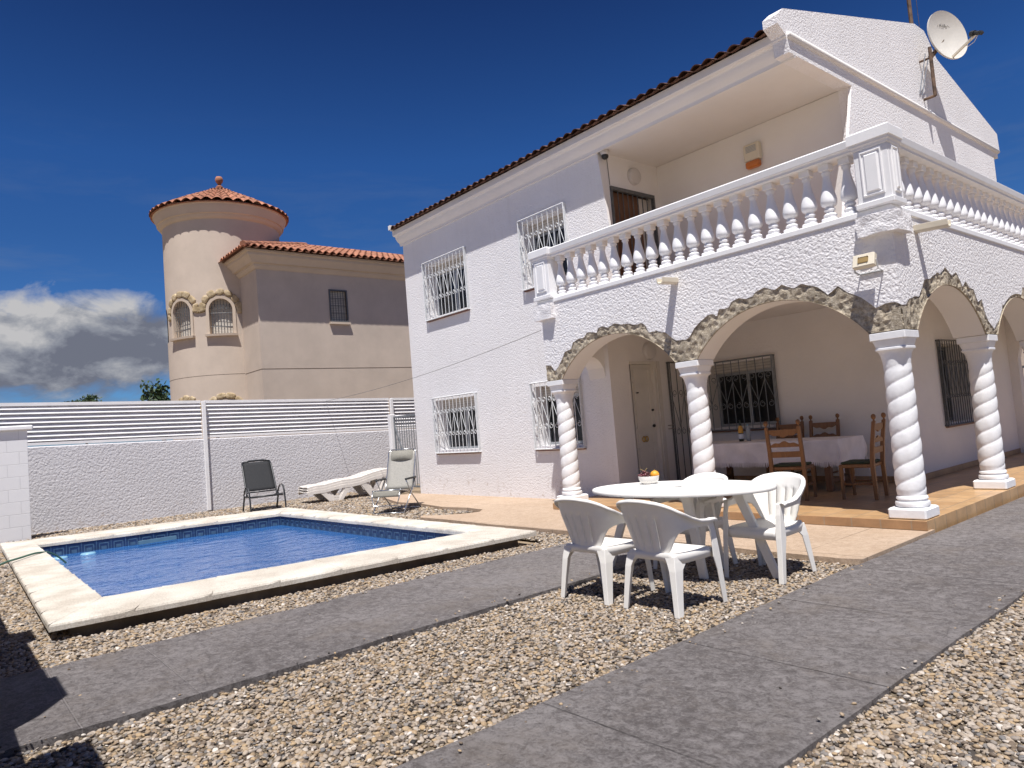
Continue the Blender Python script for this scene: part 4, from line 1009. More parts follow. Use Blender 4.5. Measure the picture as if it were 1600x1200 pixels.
for k, w in enumerate(wins[:4]):
    b = MB()
    inn, out = arch_line(w, -.015), arch_line(w, .075)
    b.loft([[cyl(a, z, TR-.02) for a, z in inn], [cyl(a, z, TR+.035) for a, z in inn], [cyl(a, z, TR+.04) for a, z in out], [cyl(a, z, TR-.01) for a, z in out]], closed=False)
    b.loft([[cyl(a, z, TR-.0) for a, z in arch_line(w, -.012)], [cyl(a, z, TR-.20) for a, z in arch_line(w, -.012)]], closed=False)
    fr = b.build('window', M['neigh_trim'], nb, smooth=False)
    b = MB(); n = 16
    b.grid(n, 12, lambda i, j: cyl(w.a0-1+(w.a1-w.a0+2)*i/n, w.zb-.02+(w.zs+w.rise-w.zb+.04)*j/12, TR-.20)); b.build('roller_shutter', M['shut'], fr)
    if k < 2:
        b = MB()
        for i in range(1, 8):
            a = w.a0+(w.a1-w.a0)*i/8; d = (a-w.m)/w.h; b.tube([cyl(a, w.zb+.02, TR-.04), cyl(a, w.zs+w.rise*math.sqrt(max(0,1-d*d)), TR-.04)], .009, 5)
        for z in (w.zb+.25, w.zs-.1): b.tube([cyl(w.a0+(w.a1-w.a0)*i/10, z, TR-.045) for i in range(11)], .009, 5)
        for i in range(8):
            am = w.a0+(w.a1-w.a0)*(i+.5)/8
            b.tube([cyl(am+2.0*math.cos(s*PI/5), w.zs+.12+.07*math.sin(s*PI/5), TR-.045) for s in range(10)], .006, 4, closed=True)
        b.build('grille', M['metald'], fr)
        b = MB(); g0, g1 = w.a0-3.2, w.a1+3.2
        b.loft([[cyl(a, z, r) for z, r in ((w.zb-.07,TR-.2),(w.zb-.07,TR+.12),(w.zb,TR+.13),(w.zb+.005,TR-.2))] for a in [g0+(g1-g0)*i/12 for i in range(13)]]); b.build('sill', M['neigh_trim'], fr)
# cobble edging over the windows
def cobbles(pts, seed):
    """flat irregular stones bedded in the render: (angle, z, tilt, length, height)"""
    rs = random.Random(seed); b = MB()
    for (a, z, ang, sa, sb) in pts:
        c = Vector(cyl(a, z, TR+.005)); t = R(a); er = Vector((math.cos(t), math.sin(t), 0)); et = Vector((-math.sin(t), math.cos(t), 0)); ez = Vector((0,0,1))
        d1 = et*math.cos(ang)+ez*math.sin(ang); d2 = -et*math.sin(ang)+ez*math.cos(ang)
        n = 16; ph = rs.uniform(0, 90); rings = []
        for s, q in ((1.02,-.03),(1.0,.025),(.9,.05),(.55,.062)):
            ring = []
            for k in range(n):
                th = 2*PI*k/n; cx, sy = math.cos(th), math.sin(th)
                f = (abs(cx)**3.2+abs(sy)**3.2)**(-1/3.2)*(1+.22*noise.noise(Vector((cx*1.3+ph, sy*1.3, 0))))
                ring.append(c+er*q+d1*cx*f*sa*s+d2*sy*f*sb*s)
            rings.append(ring)
        b.loft(rings)
    return b
def stone_arch(w, n):
    out = []; g = .20; ga = g/TR*180/PI
    L_ = PI*(w.rise+g)/n/2
    for k in range(n):
        t = PI*(k+.5)/n+random.uniform(-.03,.03)
        out.append((w.m-(w.h+ga)*math.cos(t), w.zs+(w.rise+g)*math.sin(t), PI/2-t, L_*random.uniform(.90,1.02), random.uniform(.085,.125)))
    return out
pts = stone_arch(wins[0], 7)+stone_arch(wins[1], 7)+[(-46.4,5.97,-.3,.12,.10),(-40.6,5.97,.3,.12,.11),(-83,5.86,.3,.09,.11),(-6.2,5.93,.1,.10,.13)]
cobbles(pts, 3).build('cobble_edging', M['nstone'], tw)
cobbles(stone_arch(wins[2], 7)+stone_arch(wins[3], 6), 5).build('cobble_edging', M['nstone'], tw)
b = MB(); b.tube([cyl(a, 3.83, TR-.004) for a in range(-120, 8, 4)], .010, 4); b.build('groove_shade', M['bark'], tw)  # dark strip painting the shade of the groove round the tower
# main block
XB, YB = -21.5, 8.0
b = MB(); PN = lambda u, d, z: (XB-d, u, z)
WN = (10.42,10.99,5.40,6.40)
wall_cells(b, PN, YB, 17, 0, 7.3, [WN], .14)
b.quad((XB,YB,0), (-26,YB,0), (-26,YB,7.3), (XB,YB,7.3)); b.quad((-26,YB,0),(-26,17,0),(-26,17,7.3),(-26,YB,7.3)); b.quad((XB,17,0),(-26,17,0),(-26,17,7.3),(XB,17,7.3))
bw = b.build('block_wall', M['neigh'], nb)
b = MB(); b.box(XB-.0,XB+.004,YB-.004,17,3.80,3.815); b.box(-22.95,XB+.004,YB-.004,YB-.0005,3.80,3.815); b.build('groove_shade', M['bark'], bw)  # same groove line on the block, its shade drawn as a dark strip
def ring_prof(prof):
    b = MB()
    b.loft([[(XB+o, 17, z) for o, z in prof], [(XB+o, YB-o, z) for o, z in prof], [(-26, YB-o, z) for o, z in prof]], closed=True); return b
ring_prof([(-.05,6.93),(.03,6.95),(.10,7.03),(.11,7.09),(.20,7.11),(.24,7.20),(.36,7.30),(.37,7.38),(.44,7.40),(.44,7.48),(-.05,7.5)]).build('block_cornice', M['neigh_trim'], nb, smooth=True, auto=30)
s2 = R(19)
Pf = lambda u, v, h: (XB+.56-v*math.cos(s2)+h*math.sin(s2)*0, u, 7.50+v*math.sin(s2)+h)
rf = tile_slope(YB-.56, 17, .235, 3.9, 9, Pf, amp=.06, vlim=lambda u: (u-(YB-.56))/math.cos(s2)).build('block_roof', M['tile'], nb)
Pl = lambda u, v, h: (XB+.56-u, YB-.56+v*math.cos(s2), 7.50+v*math.sin(s2)+h)
tile_slope(0, 5.0, .235, 3.9, 9, Pl, amp=.06, vlim=lambda u: u/math.cos(s2)).build('hip_tiles', M['tile'], rf)
b = MB(); b.quad((XB+.5,YB-.5,7.46),(XB+.5,17,7.46),(XB-3,17,8.6),(XB-3,YB+3,8.6)); b.quad((XB+.5,YB-.5,7.46),(XB-3,YB+3,8.6),(-26,YB+3,8.6),(-26,YB-.5,7.46)); b.quad((XB+.5,YB-.5,7.455),(-26,YB-.5,7.455),(-26,17,7.455),(XB+.5,17,7.455)); b.build('roof_deck', M['tile_dark'], rf)
b = MB(); q0 = Vector((XB+.56,YB-.56,7.54)); q1 = q0+Vector((-3.6,3.6,3.6*math.tan(s2)))
for k in range(11): b.tube([q0+(q1-q0)*(k/11), q0+(q1-q0)*((k+1.08)/11)], [.10,.085], 8)
b.build('hip_ridge', M['tile'], rf, smooth=True, auto=50)
b = MB(); pbox(b, PN, WN[0], WN[1], WN[2], WN[3], .10, .13); wn = b.build('window', M['shutx'], nb)
b = MB(); f = .045
for a,c,e,g in ((WN[0]-f,WN[0],WN[2]-f,WN[3]+f),(WN[1],WN[1]+f,WN[2]-f,WN[3]+f),(WN[0],WN[1],WN[2]-f,WN[2]),(WN[0],WN[1],WN[3],WN[3]+f)): pbox(b, PN, a, c, e, g, -.03, .05)
for k in range(1,6): u = WN[0]+(WN[1]-WN[0])*k/6; b.tube([PN(u,.01,WN[2]),PN(u,.01,WN[3])], .010, 5)
for z in (5.65,5.9,6.15): b.tube([PN(WN[0],.012,z),PN(WN[1],.012,z)], .008, 5)
b.build('bars', M['metald'], wn)
b = MB(); pbox(b, PN, WN[0]-.08, WN[1]+.08, 5.27, 5.34, -.10, -.002); b.build('sill', M['neigh_trim'], wn)

# ------------------------------------------------------------------ boundary wall with slat fence
XW = -18.0
def zt(y): return -.026*(y-1.7)
fw = thing('boundary_wall', 'low white trowelled stucco wall carrying the slat fence behind the pool', 'wall', (-18.1, 6, 0))
b = MB(); ys = [-5+k*.5 for k in range(45)]
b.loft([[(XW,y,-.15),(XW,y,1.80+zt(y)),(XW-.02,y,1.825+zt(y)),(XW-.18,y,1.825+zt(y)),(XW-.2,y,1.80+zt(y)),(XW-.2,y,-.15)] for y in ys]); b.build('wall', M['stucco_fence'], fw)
sf = thing('slat_fence', 'white horizontal slat fence on top of the white stucco wall', 'fence', (-18, 6, 1.9))
posts = [-.02, 5.2, 10.4, 15.6]
b = MB()
for s in range(8):
    z = 1.935+s*.098
    for y0, y1 in ((-5,-.07),(.03,5.15),(5.25,10.35),(10.45,15.55)):
        prof_ = [(-.075,.062),(-.012,.010),(-.006,-.002),(-.014,-.008),(-.058,-.012),(-.062,.0),(-.079,.0),(-.081,.05)]
        q = lambda y: [(XW+a, y, z+zt(y)+c) for a, c in prof_]
        b.loft([q(y0), q(y1)])
b.build('slat_panel', M['slat'], sf)
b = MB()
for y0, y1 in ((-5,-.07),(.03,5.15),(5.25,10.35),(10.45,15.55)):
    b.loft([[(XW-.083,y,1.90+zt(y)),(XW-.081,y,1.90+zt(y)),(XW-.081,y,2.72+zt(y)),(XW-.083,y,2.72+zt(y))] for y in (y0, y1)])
b.build('shade_backing', M['slat_shade'], sf)  # sheet behind the slats, tinted as the shaded bands
b = MB()
for y0, y1 in ((-5,-.07),(.03,5.15),(5.25,10.35),(10.45,15.55)):
    for z, h in ((2.725,.035),(1.875,.03)):
        b.loft([[(XW-.09,y,z-h+zt(y)),(XW-.01,y,z-h+zt(y)),(XW-.01,y,z+h+zt(y)),(XW-.09,y,z+h+zt(y))] for y in (y0, y1)])
b.build('frame_rail', M['slat'], sf)
for y in posts:
    b = MB(); zb = .0 if y == 5.2 else (1.70 if y < 10 else .0)
    b.bevbox(XW+.006 if y > 0 else XW-.06, XW+.075, y-.045, y+.045, zb+.0, 2.74+zt(y), .008)
    b.build('post', M['slat'], sf)
bwl = thing('block_wall', 'short white painted block wall with coping at the left edge by the pool', 'wall', (-17.3, .2, 0))
b = MB(); b.box(-17.14,-17.0,-4,1.545,-.1,2.14); b.build('blocks', M['block'], bwl, bevel=.006)
b = MB(); b.bevbox(-17.20,-16.94,-4,1.64,2.141,2.235,.02); b.build('coping', M['paint'], bwl)
mg = thing('metal_gate', 'narrow grey metal bar gate between the white house and the slat fence', 'gate', (-15.1, 9.2, 0))
b = MB(); zt0, zb0, x0, x1 = 1.90, .15, -15.80, -14.45
for p, q in (((x0,zb0),(x1,zb0)),((x0,zt0),(x1,zt0)),((x0,zb0),(x0,zt0)),((x1,zb0),(x1,zt0))): b.bar((p[0],9.2,p[1]),(q[0],9.2,q[1]),.045,.03,ref=(0,1,0))
gf = b.build('gate_frame', M['metalg'], mg)
b = MB()
for k in range(1, 12): x = x0+(x1-x0)*k/12; b.tube([(x,9.2,zb0),(x,9.2,zt0)], .011, 5)
b.bar((x0,9.19,1.70),(x0+.75,9.19,zb0),.04,.02,ref=(0,1,0)); b.build('bars', M['metalg'], mg)
b = MB(); b.bevbox(-16.0,-15.86,9.12,9.27,0,1.98,.01); b.build('gate_post', M['slat'], mg)
# added unseen wall, its steps shaped to cast the shadow at lower left
gw = thing('unseen_shadow_wall', 'unseen stepped beige wall added to cast the foreground shadow, left of the picture', 'wall', (-5.5,-.2,0))
b = MB(); y1 = -.02
pr = [(-12,0),(-3.25,0),(-3.25,2.28),(-3.80,2.28),(-3.80,1.26),(-4.56,1.26),(-4.56,1.72),(-4.66,2.36),(-5.18,2.36),(-5.18,2.20),(-6.58,2.20),(-6.58,2.46),(-7.05,2.46),(-7.05,1.9),(-12,1.9)]
b.prism(pr, lambda x, z: (x, y1, z), lambda x, z: (x, y1-.22, z)); b.build('wall', M['neigh'], gw)  # body of the added unseen wall that casts the shadow

# beyond the right edge of the porch
rw = MB(); rw.box(-16,14,27,27.3,-.05,3.4); tag(rw.build('rear_wall', M['neigh']), 'beige wall seen through the far porch opening at the right edge', 'wall')
ir = thing('iron_railing', 'black iron railing in front of the beige rear wall at the right edge', 'railing', (-4, 21, 0))
b = MB(); b.box(-9,4,20.98,21.02,1.84,1.90); b.box(-9,4,20.98,21.02,.20,.25); b.build('rail', M['metald'], ir)
b = MB()
for k in range(90): x = -9+13*(k+.5)/90; b.tube([(x,21,.05),(x,21,1.85)], .012, 4)
b.build('bars', M['metald'], ir)

# ------------------------------------------------------------------ trees beyond the fence
def tree(name, label, base, h, crown_c, crown_r, nleaf, lsize, seed, cat='tree'):
    rs = random.Random(seed); t = thing(name, label, cat, base)
    B = Vector(base); b = MB()
    top = Vector(crown_c)
    b.tube([B+Vector((0,0,-.1)), B*.5+top*.5+Vector((.1,.05,0)), top+Vector((0,0,crown_r[2]*.3))], [.16,.10,.03], 8)
    tips = []
    for k in range(26):
        a = rs.uniform(0, 2*PI); e = rs.uniform(-.5, 1.2)
        d = Vector((math.cos(a)*math.cos(e)*crown_r[0], math.sin(a)*math.cos(e)*crown_r[1], math.sin(e)*crown_r[2]))*rs.uniform(.6,1)
        s = top+Vector((0,0,-crown_r[2]*rs.uniform(0,.6))); b.tube([s, s+d*.5+Vector((0,0,.1)), s+d], [.04,.025,.01], 5); tips.append(s+d)
    b.build('trunk', M['bark'], t)
    b = MB()
    for k in range(nleaf):
        c = rs.choice(tips); p = c+Vector((rs.gauss(0,1)*crown_r[0]*.16, rs.gauss(0,1)*crown_r[1]*.16, rs.gauss(0,1)*crown_r[2]*.14))
        n = Vector((rs.gauss(0,1), rs.gauss(0,1), rs.gauss(0,1)+.6)).normalized(); u = n.orthogonal().normalized(); v = n.cross(u); a = rs.uniform(0,6.28)
        u, v = u*math.cos(a)+v*math.sin(a), v*math.cos(a)-u*math.sin(a); s = lsize*rs.uniform(.6,1.3)
        b.add([p-u*s, p+v*s*.45+n*s*.1, p+u*s, p-v*s*.45+n*s*.1], [(0,1,2,3)])
    b.build('crown', M['leaf'], t)
D = 34; c = (-.968*D, .231*D, 1.45+.075*D)
tree('leafy_tree', 'dark green leafy tree beside the round tower', (c[0], c[1], -.06), 6, (c[0]-.1, c[1]-.1, 3.45), (1.0,.9,1.2), 1500, .13, 4)
D = 75; c = (-.987*D, .148*D, 0)
tree('pine_tree', 'small distant dark pine crown just above the slat fence', (c[0], c[1], -.06), 6, (c[0], c[1], 6.45), (1.7,1.7,.8), 2600, .16, 9)
# ------------------------------------------------------------------ white plastic garden set
def chair_parts(root):
    # back and arms: one moulded band
    half = [(0,-.255),(.042,-.254),(.047,-.2537),(.08,-.2505),(.085,-.250),(.118,-.2455),(.123,-.2445),(.165,-.234),(.19,-.224),(.213,-.208),(.232,-.188),(.247,-.160),(.257,-.12),(.264,-.06),(.268,.02),(.268,.10),(.266,.17),(.264,.215)]
    ztop = [.842,.841,.841,.838,.837,.832,.831,.824,.815,.802,.785,.760,.728,.690,.660,.650,.648,.645]
    zbot = [.405,.405,.405,.405,.405,.407,.408,.415,.43,.475,.535,.578,.60,.606,.602,.600,.598,.595]
    lean = [1,1,1,1,1,1,1,1,.98,.93,.85,.72,.5,.22,0,0,0,0]
    path = [(-x, y, a, c, l) for (x, y), a, c, l in reversed(list(zip(half, ztop, zbot, lean)))][:-1] + [(x, y, a, c, l) for (x, y), a, c, l in zip(half, ztop, zbot, lean)]
    n = len(path)-1; m = 14
    def bp(i, j):
        x, y, a, c, l = path[i]; z = c+(a-c)*j/m
        t = max(0, (z-.43)/.41)
        k = .80+.20*min(1, max(0, (z-.43)/.25)) if l > .6 else 1     # narrower near the seat
        return (x*(k if l > .6 else 1), y-(.085*t**1.3-.03*(1-t))*l, z)
    slots = set()
    for i in range(n):
        xa, xb = sorted((abs(path[i][0]), abs(path[i+1][0])))
        if (xa, xb) in ((.042,.047),(.118,.123)): slots.add(i)
    b = MB(); b.grid(n, m, bp, skip=lambda i, j: i in slots and 2 <= j <= 9)
    def rim(i, j):                                # rolled rim along the top edge, widening over the arms
        x, y, a, c, l = path[i]; p = Vector(bp(i, m)); o = Vector((x, y*(.9 if l > .5 else .12), 0)).normalized()
        w = (.012+.03*(1-l)+.012*l)
        return tuple(p + (Vector((0,0,0)), o*w*.5+Vector((0,0,.004)), o*w+Vector((0,0,-.004)), o*w*1.02+Vector((0,0,-.022)))[j])
    b.grid(n, 3, rim)
    back = b.build('backrest', M['plastic'], root, smooth=True, solid=.0065, auto=60)
    # seat with rolled apron
    b = MB(); nx, ny = 14, 12
    def hw(y): return .222+.022*min(1, max(0, (y+.22)/.3))
    def sp(i, j):
        v = j/ny; y = -.225+.465*v; u = -1+2*i/nx; r_ = 1-.10*max(0, (v-.8)/.2)**2*1-.12*max(0,(.15-v)/.15)**2
        z = .428-.016*(1-u*u)*(math.sin(PI*min(1,v*1.15)))+.012*max(0,(.2-v)/.2)-.018*max(0,(v-.88)/.12)**2
        return (u*hw(y)*r_, y, z)
    b.grid(nx, ny, sp)
    edge = [(i, 0) for i in range(nx)]+[(nx, j) for j in range(ny)]+[(nx-i, ny) for i in range(nx)]+[(0, ny-j) for j in range(ny)]
    def ap(k, lv):
        i, j = edge[k % len(edge)]; p = Vector(sp(i, j)); o = Vector((p.x, p.y, 0)).normalized()
        dz = (.0,-.012,-.066)[lv]+(0 if lv < 2 else .012*(abs(p.x) < .12 and j == 0))
        return tuple(p+o*(0,.006,.003)[lv]+Vector((0,0,dz)))
    b.grid(len(edge), 2, ap)
    b.build('seat', M['plastic'], root, smooth=True, solid=.006, auto=60)
    for s in (-1, 1):                              # front legs rise to the arm ends
        def L_(x, y, z, wx, wy, t=.011):
            return [(x,y,z),(x-s*wx,y,z),(x-s*wx,y-t,z),(x-s*t,y-t,z),(x-s*t,y-wy,z),(x,y-wy,z)]
        b = MB(); b.loft([L_(s*.278,.300,0,.042,.050), L_(s*.278,.272,.25,.046,.062), L_(s*.276,.262,.36,.050,.085), L_(s*.275,.252,.43,.052,.075), L_(s*.272,.235,.55,.045,.060), L_(s*.270,.222,.60,.042,.070), L_(s*.268,.216,.635,.038,.11), L_(s*.266,.205,.650,.034,.12)])
        b.build('leg', M['plastic'], root, bevel=.004)
        def Lr(x, y, z, wx, wy, t=.011):
            return [(x,y,z),(x-s*wx,y,z),(x-s*wx,y+t,z),(x-s*t,y+t,z),(x-s*t,y+wy,z),(x,y+wy,z)]
        b = MB(); b.loft([Lr(s*.262,-.285,0,.042,.060), Lr(s*.250,-.268,.16,.048,.075), Lr(s*.238,-.250,.32,.058,.095), Lr(s*.230,-.238,.38,.075,.15), Lr(s*.222,-.230,.424,.09,.24)])
        b.build('leg', M['plastic'], root, bevel=.004)
G = 'white plastic armchairs around the oval table'
ch = local_thing('plastic_chair', 'white plastic armchair with its back to the viewer, nearer the path on the right', 'chair', (-3.50,4.36,-.018), 0, G)
chair_parts(ch)
for lab, loc, rz in (('white plastic armchair with its back to the viewer, nearer the pool on the left', (-4.18,4.34,-.018), R(2)),
                     ('white plastic armchair facing the viewer at the right end of the oval table', (-3.41,5.61,-.018), R(180)),
                     ('white plastic armchair behind the middle of the oval table, mostly hidden by the tabletop', (-4.16,5.57,-.018), R(179))):
    c = copy_tree(ch); c.location = loc; c.rotation_euler = (0,0,rz); c['label'] = lab
T0 = Vector((-4.06,5.27,-.02)); TA, TB, TH = .885, .545, .79
tbl = local_thing('oval_table', 'oval white plastic garden table with splayed legs on the gravel', 'table', T0, R(8))
b = MB(); n = 72
def el(k, o, z): a = 2*PI*k/n; return ((TA+o)*math.cos(a), (TB+o)*math.sin(a), z)
rings = [[el(k, o, z) for k in range(n)] for o, z in ((-.03,TH-.034),(-.004,TH-.034),(.0,TH-.026),(.0,TH-.010),(-.006,TH-.002),(-.016,TH+.001),(-.03,TH-.001),(-.036,TH-.003))]
rings += [[(.022*math.cos(2*PI*k/n)*1+.12*0, .022*math.sin(2*PI*k/n), TH-.003) for k in range(n)], [(.022*math.cos(2*PI*k/n), .022*math.sin(2*PI*k/n), TH-.03) for k in range(n)]]
b.loft(rings, cap=False); b.loft([rings[-1], rings[0]], cap=False)
tp = b.build('tabletop', M['plastic'], tbl, smooth=True, auto=40)
b = MB(); b.lathe([(.024,TH-.0028),(.034,TH-.0015),(.036,TH-.003)], (0,0,0), 24, cap=False); b.build('parasol_hole', M['metald'], tp)
for (tx, ty), (fx, fy) in (((.50,.10),(.80,.12)), ((-.50,.0),(-.80,-.05)), ((.18,-.20),(.24,-.12)), ((.16,.20),(.20,.30))):
    b = MB()
    def lr(x, y, z, w, t): 
        d = Vector((fx-tx, fy-ty, 0)); d = d.normalized() if d.length > .12 else Vector((1,0,0)); e = Vector((-d.y, d.x, 0)); p = Vector((x, y, z))
        return [p+d*w/2+e*t/2, p+d*w/2-e*t/2, p-d*w/2-e*t/2, p-d*w/2+e*t/2]
    b.loft([lr(fx,fy,0,.075,.045), lr((tx+fx)/2,(ty+fy)/2,TH*.5,.078,.05), lr(tx+(fx-tx)*.12,ty+(fy-ty)*.12,TH*.85,.085,.055), lr(tx,ty,TH-.03,.13,.07)])
    b.build('leg', M['plastic'], tbl, bevel=.008)
# fruit
fb = Vector((-4.55,5.46,TH-.02+.0))
b = MB(); b.lathe([(.0,.0),(.066,.0),(.070,.006),(.088,.020),(.098,.05),(.101,.074),(.097,.075),(.093,.052),(.08,.028),(.0,.016)], fb, 32); b.lathe([(.064,-.003),(.064,.004)], fb, 24)
tag(b.build('fruit_bowl', M['plastic'], None, smooth=True, auto=50), 'white bowl of fruit on the oval white table', 'bowl')
def sphere(b, c, r, n=14, sq=1):
    b.lathe([(r*math.sin(PI*k/n)+1e-5, r*sq*-math.cos(PI*k/n)) for k in range(n+1)], c, n+4, cap=False)
og = thing('orange', 'ripe orange in the white fruit bowl', 'fruit', fb+Vector((.05,.035,.07)))
b = MB(); sphere(b, fb+Vector((.045,.04,.082)), .044, 16, .95); b.build('peel', M['orange'], og, smooth=True)
b = MB(); b.tube([fb+Vector((.045,.04,.122)), fb+Vector((.048,.042,.138))], .004, 5); b.build('stalk', M['stem'], og)
gr = thing('grape_bunch', 'bunch of dark red grapes in the white fruit bowl', 'fruit', fb+Vector((-.04,-.02,.06)))
b = MB(); rs = random.Random(2)
for k in range(34):
    a = rs.uniform(0,6.28); q = rs.uniform(0,.068)**1; sphere(b, fb+Vector((-.042+q*math.cos(a), -.012+q*1.05*math.sin(a), .070+rs.uniform(0,.06)*(1-q/.09))), rs.uniform(.011,.0145), 7)
b.build('berries', M['grape'], gr, smooth=True)
b = MB(); b.tube([fb+Vector((-.05,-.01,.09)), fb+Vector((-.04,.0,.125)), fb+Vector((-.02,.01,.15))], .0035, 5); b.tube([fb+Vector((-.04,.0,.12)), fb+Vector((-.085,-.02,.145))], .003, 5); b.tube([fb+Vector((-.04,.0,.12)), fb+Vector((-.0,-.03,.115))], .003, 5); b.build('stalk', M['stem'], gr)

# ------------------------------------------------------------------ loungers by the wall
bk = local_thing('mesh_lounge_chair', 'charcoal mesh lounge chair with arched arms in front of the white wall', 'chair', (-16.05,5.83,-.02), R(-98))
W = .33
b = MB()
Bk0, Bk1 = Vector((0,-.12,.36)), Vector((0,-.62,1.12))
for s in (-1, 1):
    b.tube([(s*W,-.10,.33),(s*W,-.14,.40),(s*W*.98,-.50,1.02),(s*W*.93,-.585,1.10)], .020, 8); b.tube([(s*W,-.30,.33),(s*W,.42,.355)], .02, 8)
b.tube([(-W*.93,-.585,1.10),(-W*.5,-.607,1.128),(0,-.612,1.135),(W*.5,-.607,1.128),(W*.93,-.585,1.10)], .024, 8); b.tube([(-W,.42,.355),(W,.42,.355)], .02, 8)
b.tube([(-W,-.155,.43),(W,-.155,.43)], .016, 8)
b.build('frame', M['blkframe'], bk, smooth=True)
b = MB(); b.grid(8, 10, lambda i, j: ((-1+2*i/8)*W*(.98-.05*j/10), -.16-.425*j/10+.02*math.sin(PI*i/8), .46+.64*j/10)); b.build('backrest', M['blkmesh'], bk, smooth=True, solid=.006)
b = MB(); b.grid(8, 8, lambda i, j: ((-1+2*i/8)*W*.97, -.12+.53*j/8, .345+.02*j/8-.02*math.sin(PI*i/8))); b.build('seat', M['blkmesh'], bk, smooth=True, solid=.006)
for s in (-1, 1):
    b = MB(); x = s*(W+.045)
    pts = [(x,.46,.0),(x,.43,.22),(x,.37,.45),(x,.28,.545),(x,.16,.565),(x,.02,.55),(x,-.12,.47),(x,-.24,.36)]
    b.loft([[(px-.014,py-.022*abs(math.cos(0)),pz-.0),(px+.014,py-.022,pz),(px+.014,py+.022,pz+.012),(px-.014,py+.022,pz+.012)] for px, py, pz in pts]); b.build('arm', M['blkframe'], bk, bevel=.005)
    b = MB(); b.bar((x,-.18,.36),(x,-.42,.0),.03,.045); b.build('leg', M['blkframe'], bk, bevel=.004)
G2 = 'white sun loungers stacked by the wall'
lg = local_thing('sun_lounger', 'white plastic sun lounger, topmost of the stack by the wall', 'sun lounger', (-16.35,8.05,.12), R(-4), G2)
def prof_z(y):                                     # long side profile, head end raised at +y
    T = [(-1.12,.31),(-.95,.335),(-.72,.335),(-.45,.375),(-.25,.40),(.0,.40),(.2,.42),(.55,.50),(.85,.545),(1.0,.55),(1.12,.53)]
    return interp(T, y)-.06
b = MB(); n = 44
b.grid(10, n, lambda i, j: (-.33+.66*i/10, -1.12+2.24*j/n, prof_z(-1.12+2.24*j/n)-.012*(1-abs(i-5)/5)+(-.03 if i in (0,10) else 0)))
for k in range(16):
    y = -1.0+2.0*k/15; b.box(-.27,.27,y-.035,y+.035,prof_z(y)-.006,prof_z(y)+.006)
top = b.build('bed', M['loung'], lg, solid=.018)
for s in (-1, 1):
    b = MB(); n = 44
    b.grid(n, 1, lambda i, j: (s*.335, -1.12+2.24*i/n, prof_z(-1.12+2.24*i/n)-(.0 if j == 0 else .075))); b.build('side_rail', M['loung'], lg, solid=.03)
    for yc in (-.42, .62):
        b = MB()
        zt_ = prof_z(yc)-.06
        pl = [(yc-.40,prof_z(yc-.40)-.06),(yc-.26,prof_z(yc-.26)-.06),(yc-.07,.05-.06),(yc+.07,.05-.06),(yc+.26,prof_z(yc+.26)-.06),(yc+.40,prof_z(yc+.40)-.06),(yc+.13,-.06),(yc-.13,-.06)]
        f0 = lambda y, z: (s*.345, y, z); f1 = lambda y, z: (s*.300, y, z)
        for q in ((0,1,2,7),(2,3,6,7),(3,4,5,6)): b.prism([pl[k] for k in q], f0, f1)
        b.build('leg', M['loung'], lg)
for k, lab in ((1, 'white plastic sun lounger, middle one of the stack by the wall'), (2, 'white plastic sun lounger, bottom one of the stack by the wall')):
    c = copy_tree(lg); c.location = (-16.35+.01*k, 8.05-.012*k, .12-.058*k); c['label'] = lab
rc = local_thing('folding_recliner', 'grey beige folding recliner with head pillow by the gravel strip', 'chair', (-12.1,6.98,-.02), R(215))
b = MB(); w = .29
for s in (-1, 1):
    b.tube([(s*w,.44,.44),(s*w,.16,.40),(s*w,-.12,.38),(s*w,-.22,.62),(s*w,-.40,1.12),(s*(w-.05),-.42,1.17)], .012, 8)
    b.tube([(s*w*1.06,-.42,.01),(s*w*1.06,.02,.36),(s*w*1.06,.20,.60)], .012, 8); b.tube([(s*w*1.1,.42,.01),(s*w*1.1,.05,.34),(s*w*1.1,-.22,.62)], .012, 8)
b.tube([(-(w-.05),-.42,1.17),((w-.05),-.42,1.17)], .012, 8); b.tube([(-w,.44,.44),(w,.44,.44)], .012, 8)
b.tube([(-w*1.06,-.42,.012),(w*1.06,-.42,.012)], .012, 8); b.tube([(-w*1.1,.42,.012),(w*1.1,.42,.012)], .012, 8)
b.tube([(-w*.96,.44,.44),(-w*.96,.50,.30),(-w*.8,.52,.16),(w*.8,.52,.16),(w*.96,.50,.30),(w*.96,.44,.44)], .011, 8)
b.build('frame', M['chrome'], rc, smooth=True)
b = MB(); b.grid(6, 10, lambda i, j: ((-1+2*i/6)*w*.94, -.13-.27*j/10+.02*math.sin(PI*i/6)*-1, .40+.72*j/10)); b.build('backrest', M['beiw'], rc, smooth=True, solid=.006)
b = MB(); b.grid(6, 8, lambda i, j: ((-1+2*i/6)*w*.94, -.12+.56*j/8, .385+.055*(j/8)-.02*math.sin(PI*i/6))); b.grid(6, 3, lambda i, j: ((-1+2*i/6)*w*.94, .44+.05*j/3, .44-.12*j/3)); b.build('seat', M['bei'], rc, smooth=True, solid=.006)
b = MB(); n = 14
b.grid(n, n, lambda i, j: ((-1+2*i/n)*w*.86, -.345-.075*j/n*1.0+.062*math.sin(PI*i/n)**.5*math.sin(PI*j/n)**.7, .95+.20*j/n)); b.grid(n, n, lambda i, j: ((-1+2*i/n)*w*.86, -.352-.075*j/n, .95+.20*j/n)); b.build('head_pillow', M['bei'], rc, smooth=True)
for s in (-1, 1):
    b = MB(); b.bevbox(s*w*1.08-.03,s*w*1.08+.03,-.24,.22,.60,.635,.012); b.build('armrest', M['black'], rc, bevel=.006)

